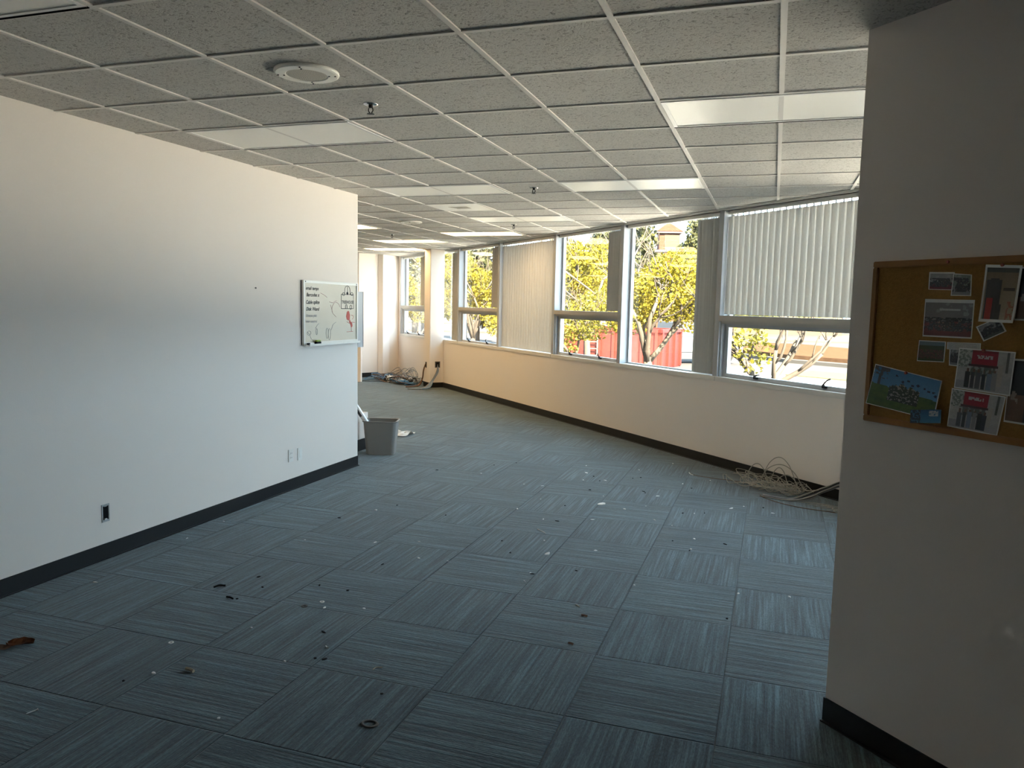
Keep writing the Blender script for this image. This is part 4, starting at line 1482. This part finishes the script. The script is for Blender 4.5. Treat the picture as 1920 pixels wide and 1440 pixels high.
def leaves(name, blobs, n, size, m, parent, seed, elong=1.5):
    """foliage: small pointed leaf quads scattered through ellipsoidal clumps"""
    rg = random.Random(seed)
    bm = bmesh.new()
    n = int(n * 2.4)
    size *= 0.68
    vol = [b_[3] * b_[4] * b_[5] for b_ in blobs]
    tot = sum(vol)
    vals = []
    for b_, vv in zip(blobs, vol):
        for _ in range(int(n * vv / tot)):
            while True:
                p_ = Vector((rg.uniform(-1, 1), rg.uniform(-1, 1), rg.uniform(-1, 1)))
                if 0.25 < p_.length < 1 and rg.random() < 0.35 + 0.65 * p_.length:
                    break
            if mnoise.noise(Vector((p_.x * 2.2 + b_[0], p_.y * 2.2 + b_[1], p_.z * 2.2))) < -0.22:
                continue
            c = Vector((b_[0] + p_.x * b_[3], b_[1] + p_.y * b_[4], b_[2] + p_.z * b_[5]))
            d = Vector((rg.gauss(0, 1), rg.gauss(0, 1), rg.gauss(0, 0.7) - 0.2)).normalized()
            e_ = d.orthogonal()
            e_.rotate(Matrix.Rotation(rg.uniform(0, 6.28), 3, d))
            e_.normalize()
            s_ = size * rg.uniform(0.6, 1.3)
            vs = [bm.verts.new(q_) for q_ in (c - d * s_ * elong * 0.5, c + e_ * s_ * 0.5, c + d * s_ * elong * 0.5, c - e_ * s_ * 0.5)]
            bm.faces.new(vs)
            vals.append(rg.random())
    me = bpy.data.meshes.new(name)
    bm.to_mesh(me)
    bm.free()
    at_ = me.attributes.new('rnd', 'FLOAT', 'FACE')
    at_.data.foreach_set('value', vals)
    me.materials.append(M[m])
    o = bpy.data.objects.new(name, me)
    COL.objects.link(o)
    o.parent = parent
    return o


def tree(loc, label, trunk_h, spread, height, blobs, nleaf, lsize, leafm, seed, forks=5, r0=0.11, bark='bark', group='small trees outside the windows', name='street_tree', lean=(0, 0)):
    root = empty(name, (loc[0], loc[1], GZ))
    tag(root, label, 'tree', group)
    rg = random.Random(seed)
    tk = MB()
    top = Vector((lean[0], lean[1], trunk_h))
    tk.tube(smooth_path([(0, 0, -0.05), (lean[0] * 0.4 + 0.03, lean[1] * 0.4, trunk_h * 0.5), top], 4), r0, 9, r2=r0 * 0.75)
    tk.build('trunk', bark, root, smooth=True)
    br = MB()

    def grow(p0, d, L_, r, depth):
        pts = [p0]
        dd = d.copy()
        for q in range(4):
            dd = (dd + Vector((rg.gauss(0, 0.17), rg.gauss(0, 0.17), 0.10))).normalized()
            pts.append(pts[-1] + dd * L_ / 4)
        br.tube(pts, r, 6 if depth < 2 else 4, r2=r * 0.55)
        if depth < 3:
            for _ in range(3 if depth < 2 else 2):
                k = rg.choice((2, 3, 4))
                nd = (dd + Vector((rg.gauss(0, 0.6), rg.gauss(0, 0.6), rg.gauss(0.1, 0.35)))).normalized()
                grow(pts[k], nd, L_ * rg.uniform(0.55, 0.8), r * 0.5, depth + 1)
    for q in range(forks):
        a = 2 * PI * q / forks + rg.uniform(-0.4, 0.4)
        d = Vector((math.cos(a) * spread, math.sin(a) * spread, rg.uniform(0.7, 1.2))).normalized()
        grow(top - Vector((0, 0, rg.uniform(0, 0.15))), d, height * rg.uniform(0.38, 0.5), r0 * 0.55, 0)
    br.build('branches', bark, root, smooth=True)
    leaves('foliage', [(x - loc[0], y - loc[1], z - GZ, a, b_, c) for x, y, z, a, b_, c in blobs], nleaf, lsize, leafm, root, seed + 100)
    return root


# near trees, left to right in the picture they stand behind one pane each
tree((0.62, 9.05), 'sparse young tree with pale branching trunk behind the rightmost opening pane', 1.05, 0.95, 2.3,
     [(0.25, 9.0, 1.55, 0.42, 0.42, 0.40), (0.40, 9.0, 1.05, 0.30, 0.35, 0.28), (0.05, 8.9, 1.2, 0.28, 0.3, 0.2), (0.55, 9.2, 2.35, 0.95, 0.9, 0.55), (1.25, 9.3, 1.65, 0.30, 0.3, 0.25)], 1500, 0.075, 'leaf_lime', 4, 5, 0.085)
tree((-1.42, 10.56), 'bushy yellow tree with forked grey trunk behind the widest clear window', 1.30, 0.75, 2.6,
     [(-1.1, 10.8, 2.0, 0.85, 0.8, 0.55), (-1.75, 10.6, 1.65, 0.55, 0.6, 0.42), (-0.7, 10.9, 1.75, 0.45, 0.5, 0.5), (-0.9, 10.9, 2.45, 0.6, 0.6, 0.3)], 5200, 0.062, 'leaf_yellow', 12, 5, 0.10)
tree((-3.08, 11.6), 'leafy tree with a low V trunk behind the middle opening pane', 0.85, 0.8, 2.2,
     [(-2.95, 11.7, 1.42, 0.85, 0.7, 0.40), (-2.6, 11.9, 1.75, 0.5, 0.45, 0.33), (-3.25, 11.5, 1.0, 0.45, 0.4, 0.28)], 2300, 0.062, 'leaf_lime', 18, 4, 0.075)
tree((-3.47, 14.67), 'tall yellow tree with fanned bare branches above the red container', 1.5, 0.7, 3.4,
     [(-3.7, 14.8, 2.45, 1.05, 0.9, 0.45), (-3.2, 14.6, 1.75, 0.5, 0.5, 0.3), (-4.1, 14.9, 1.95, 0.55, 0.5, 0.5), (-3.5, 14.7, 2.95, 0.7, 0.6, 0.3)], 3600, 0.075, 'leaf_yellow', 21, 6, 0.09)
tree((-5.9, 20.6), 'distant golden tree top behind the middle window', 1.8, 0.7, 4.0,
     [(-5.7, 20.6, 3.1, 1.0, 1.0, 0.75), (-6.3, 20.8, 2.4, 0.9, 0.9, 0.7), (-4.9, 20.5, 2.5, 0.8, 0.8, 0.6)], 3000, 0.10, 'leaf_yellow', 27, 5, 0.12)
tree((-6.85, 15.64), 'golden tree with a pale leaning trunk behind the pane left of the closed cream blind', 1.35, 0.6, 2.9,
     [(-6.7, 15.9, 2.1, 0.75, 0.7, 0.55), (-6.2, 15.8, 1.65, 0.55, 0.5, 0.45), (-5.85, 15.0, 1.25, 0.30, 0.3, 0.35), (-7.1, 15.9, 2.5, 0.5, 0.5, 0.35)], 3600, 0.07, 'leaf_yellow', 33, 4, 0.075, lean=(0.12, 0.1))
tree((-8.1, 19.2), 'olive tree filling the narrow gap right of the column', 1.3, 0.6, 3.4,
     [(-8.9, 19.5, 2.5, 0.9, 0.9, 0.95), (-8.6, 19.3, 1.7, 0.7, 0.7, 0.6), (-9.3, 19.6, 3.2, 0.9, 0.9, 0.6)], 3200, 0.085, 'leaf_lime', 39, 5, 0.08)
tree((-8.7, 17.2), 'pale trunked tree with hanging yellow leaves left of the column', 1.0, 0.9, 2.6,
     [(-9.25, 17.3, 1.75, 0.6, 0.55, 0.42), (-9.65, 17.4, 2.1, 0.65, 0.55, 0.45), (-8.95, 17.3, 1.35, 0.38, 0.33, 0.24)], 2400, 0.07, 'leaf_yellow', 45, 4, 0.07, lean=(-0.45, 0.05))
tree((-11.8, 22.7), 'tall sparse greyish tree behind the farthest window', 2.0, 0.7, 5.2,
     [(-11.9, 22.7, 3.2, 1.6, 1.4, 1.3), (-11.2, 22.6, 2.2, 1.2, 1.2, 1.0), (-12.4, 22.9, 4.0, 1.3, 1.2, 1.0)], 3600, 0.12, 'leaf_grey', 51, 6, 0.12)


def conifer(x, y, h_, r, label, seed, n=6500, m='leaf_pine', group='dark background trees'):
    root = empty('pine_tree', (x, y, GZ))
    tag(root, label, 'tree', group)
    MB().tube([(0, 0, -0.1), (0, 0, h_ * 0.9)], 0.13, 8, r2=0.03).build('trunk', 'bark_d', root)
    rg = random.Random(seed)
    bl = []
    for q in range(15):
        t = (q + 0.5) / 15
        rr = r * (1.0 - 0.72 * t) * rg.uniform(0.8, 1.15)
        a = q * 2.4
        bl.append((math.cos(a) * rr * 0.4, math.sin(a) * rr * 0.4, h_ * (0.24 + 0.74 * t), rr * 0.85, rr * 0.85, h_ * 0.085))
    leaves('foliage', bl, n, 0.24, m, root, seed, 1.8)
    return root


conifer(-6.9, 42.6, 7.4, 1.9, 'tall pine left of the red roofed tower', 61)
conifer(-4.15, 46.7, 8.0, 1.85, 'tall pine right of the red roofed tower', 62)
conifer(-8.0, 37.0, 6.2, 1.7, 'pine at the right side of the middle window', 63)
conifer(-10.3, 38.3, 5.4, 2.0, 'dark rounded conifer behind the golden tree tops', 64)
conifer(-13.3, 33.0, 5.6, 2.4, 'dark tree mass behind the pane left of the closed cream blind', 65)
conifer(-15.4, 36.5, 5.8, 2.3, 'dark tree behind the narrow gap right of the column', 66)
conifer(-19.6, 40.0, 6.5, 2.6, 'dark tree farthest left, behind the farthest window', 67)
conifer(-9.3, 52.0, 6.3, 2.6, 'hazy tree at the foot of the red roofed tower', 68)
conifer(-12.0, 46.0, 4.8, 2.4, 'low distant tree between the windows', 69)
conifer(-2.2, 55.0, 6.4, 2.4, 'distant tree hidden mostly by the right blinds', 70)
# red container
C0 = Vector((-2.95, 23.19, GZ))
cont = empty('waste_container', C0, 0)
tag(cont, 'red ribbed steel waste container in the parking lot', 'container')
dx = Vector((-0.97, 0.25, 0)).normalized()      # its long side runs left and slightly away
dy = Vector((0.25, 0.97, 0)).normalized()
cm = Matrix(((dx.x, dy.x, 0, 0), (dx.y, dy.y, 0, 0), (0, 0, 1, 0), (0, 0, 0, 1)))
LEN, WID, CH = 3.9, 2.0, 1.42


def cbuild(b_, name, m):
    b_.bm.transform(cm)
    return b_.build(name, m, cont)


bdy = MB()
bdy.box(0, LEN, 0, 0.06, 0.15, CH)
bdy.box(0, LEN, WID - 0.06, WID, 0.15, CH)
bdy.box(0, 0.06, 0.06, WID - 0.06, 0.15, CH)
bdy.box(LEN - 0.06, LEN, 0.06, WID - 0.06, 0.15, CH)
bdy.box(0, LEN, 0, WID, 0.10, 0.16)
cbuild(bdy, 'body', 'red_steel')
rb = MB()
for q in range(8):
    x = 0.05 + q * 0.53
    rb.box(x, x + 0.10, -0.08, 0.0, 0.15, CH - 0.08)
for q in range(4):
    y = 0.1 + q * 0.57
    rb.box(-0.07, 0.0, y, y + 0.09, 0.15, CH - 0.08)
cbuild(rb, 'ribs', 'red_steel')
tr = MB()
tr.box(-0.08, LEN + 0.05, -0.09, 0.03, CH - 0.09, CH + 0.02)
tr.box(-0.08, 0.04, -0.09, WID + 0.05, CH - 0.09, CH + 0.02)
tr.box(-0.08, LEN + 0.05, WID - 0.03, WID + 0.08, CH - 0.09, CH + 0.02)
cbuild(tr, 'top_rail', 'red_steel')
ld = MB()
for x in (2.25, 2.70):
    ld.box(x, x + 0.035, -0.13, -0.09, 0.45, 1.2)
for z in (0.45, 0.68, 0.92, 1.16):
    ld.box(2.25, 2.735, -0.13, -0.09, z, z + 0.03)
cbuild(ld, 'ladder', 'eave')
wl = MB()
for x in (0.5, 3.3):
    for y in (0.3, 1.6):
        wl.box(x, x + 0.22, y, y + 0.1, 0, 0.14)
cbuild(wl, 'skids', 'rust')


def wheel(parent, x, y, r, w_, m4=None):
    def bd(b_, name, m):
        for v_ in b_.bm.verts:
            v_.co = (x + v_.co.x, y + v_.co.z, r + v_.co.y)
        return b_.build(name, m, parent)
    t_ = bd(MB().lathe([(r * 0.6, -w_ / 2), (r * 0.95, -w_ / 2), (r, -w_ * 0.3), (r, w_ * 0.3), (r * 0.95, w_ / 2), (r * 0.6, w_ / 2)], 24), 'wheel', 'tyre')
    for v_ in ():
        pass
    b_ = MB().lathe([(r * 0.6, -w_ / 2 - 0.005), (r * 0.5, -w_ / 2 - 0.02), (r * 0.15, -w_ / 2 - 0.012), (0.02, -w_ / 2 - 0.03)], 16)
    for v_ in b_.bm.verts:
        v_.co = (x + v_.co.x, y + v_.co.z, r + v_.co.y)
    b_.build('wheel_rim', 'rim', t_)


# white pickup partly behind the container
tk = empty('pickup_truck', (-2.9, 28.4, GZ), math.radians(28))
tag(tk, 'white pickup truck partly hidden behind the red container', 'truck')
b = MB()
b.box(-2.3, 2.3, -0.9, 0.9, 0.45, 0.72, bevel=0.04)
b.box(1.0, 2.35, -0.88, 0.88, 0.70, 1.08, bevel=0.08)
b.box(-2.35, -0.75, -0.9, -0.82, 0.7, 1.12)
b.box(-2.35, -0.75, 0.82, 0.9, 0.7, 1.12)
b.box(-2.35, -2.27, -0.82, 0.82, 0.7, 1.12)
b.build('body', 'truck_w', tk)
b = MB()
b.prism([(-0.75, 0.70), (1.05, 0.70), (0.55, 1.62), (-0.60, 1.62)], -0.84, 0.84)
for v_ in b.bm.verts:
    v_.co = (v_.co.x, v_.co.z, v_.co.y)
cab = b.build('cab', 'truck_w', tk)
b = MB()
for y in (-0.86, 0.85):
    b.box(-0.5, 0.5, y, y + 0.01, 1.08, 1.5)
b.build('side_window', 'car_glass', tk)
for x in (-1.5, 1.5):
    for y in (-0.85, 0.85):
        wheel(tk, x, y, 0.38, 0.24)
# white van behind the trees
van = empty('parked_van', (-8.1, 32.6, GZ), math.radians(16))
tag(van, 'white van parked behind the yellow trees', 'van')
b = MB()
b.prism([(-1.9, 0.35), (1.8, 0.35), (1.8, 2.45), (-0.9, 2.45), (-1.55, 1.45), (-1.95, 1.25)], -0.9, 0.9)
for v_ in b.bm.verts:
    v_.co = (v_.co.x, v_.co.z, v_.co.y)
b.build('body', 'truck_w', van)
b = MB()
b.prism([(-1.50, 1.45), (-0.35, 1.45), (-0.35, 2.15), (-1.02, 2.15)], -0.93, -0.90)
b.prism([(-0.15, 1.45), (0.9, 1.45), (0.9, 2.15), (-0.15, 2.15)], -0.93, -0.90)
for v_ in b.bm.verts:
    v_.co = (v_.co.x, v_.co.z, v_.co.y)
b.build('side_window', 'car_glass', van)
for x in (-1.2, 1.2):
    for y in (-0.85, 0.85):
        wheel(van, x, y, 0.36, 0.24)

# building with a red-roofed tower
bd = empty('distant_building', (-8.6, 68.0, GZ - 0.28), math.radians(16))
tag(bd, 'distant red roofed building with a square tower', 'building')
b = MB()
b.box(-1.0, 0.8, -0.7, 0.7, 0, 9.1)
b.build('tower_wall', 'stucco', bd)
MB().box(-0.55, 0.75, -0.75, -0.68, 7.4, 8.9).build('tower_panel', 'stucco_tan', bd)
MB().box(-1.25, 1.0, -0.95, 0.95, 9.05, 9.2).build('tower_eave', 'eave', bd)
b = MB()
b.rings([[(-1.3, -1.0, 9.2), (1.05, -1.0, 9.2), (1.05, 1.0, 9.2), (-1.3, 1.0, 9.2)], [(-0.16, -0.05, 10.1), (-0.10, -0.05, 10.1), (-0.10, 0.05, 10.1), (-0.16, 0.05, 10.1)]])
b.build('tower_roof', 'tile_roof', bd)
MB().box(-4, 16, 0.8, 6, 0, 6.6).build('main_wall', 'stucco_tan', bd)
b = MB()
b.rings([[(-4.6, -1.6, 6.4), (3.2, -1.6, 6.4), (3.2, 6.4, 6.4), (-4.6, 6.4, 6.4)], [(-1.5, 2.2, 7.9), (0.6, 2.2, 7.9), (0.6, 2.6, 7.9), (-1.5, 2.6, 7.9)]])
b.build('lower_roof', 'tile_roof', bd)
b = MB()
b.rings([[(3.3, -1.2, 6.6), (17, -1.2, 6.6), (17, 6.4, 6.6), (3.3, 6.4, 6.6)], [(4.2, 2.2, 8.9), (16, 2.2, 8.9), (16, 2.6, 8.9), (4.2, 2.6, 8.9)]])
b.build('lower_roof', 'tile_roof', bd)
# street lamp
lp = empty('street_lamp', (-4.95, 37.7, GZ))
tag(lp, 'white street lamp post in front of the red roofed tower', 'street lamp')
MB().tube([(0, 0, 0), (0, 0, 5.05)], 0.09, 10, r2=0.07).build('pole', 'eave', lp)
MB().box(-0.45, 0.25, -0.14, 0.14, 5.0, 5.14, bevel=0.03).build('lamp_head', 'eave', lp)
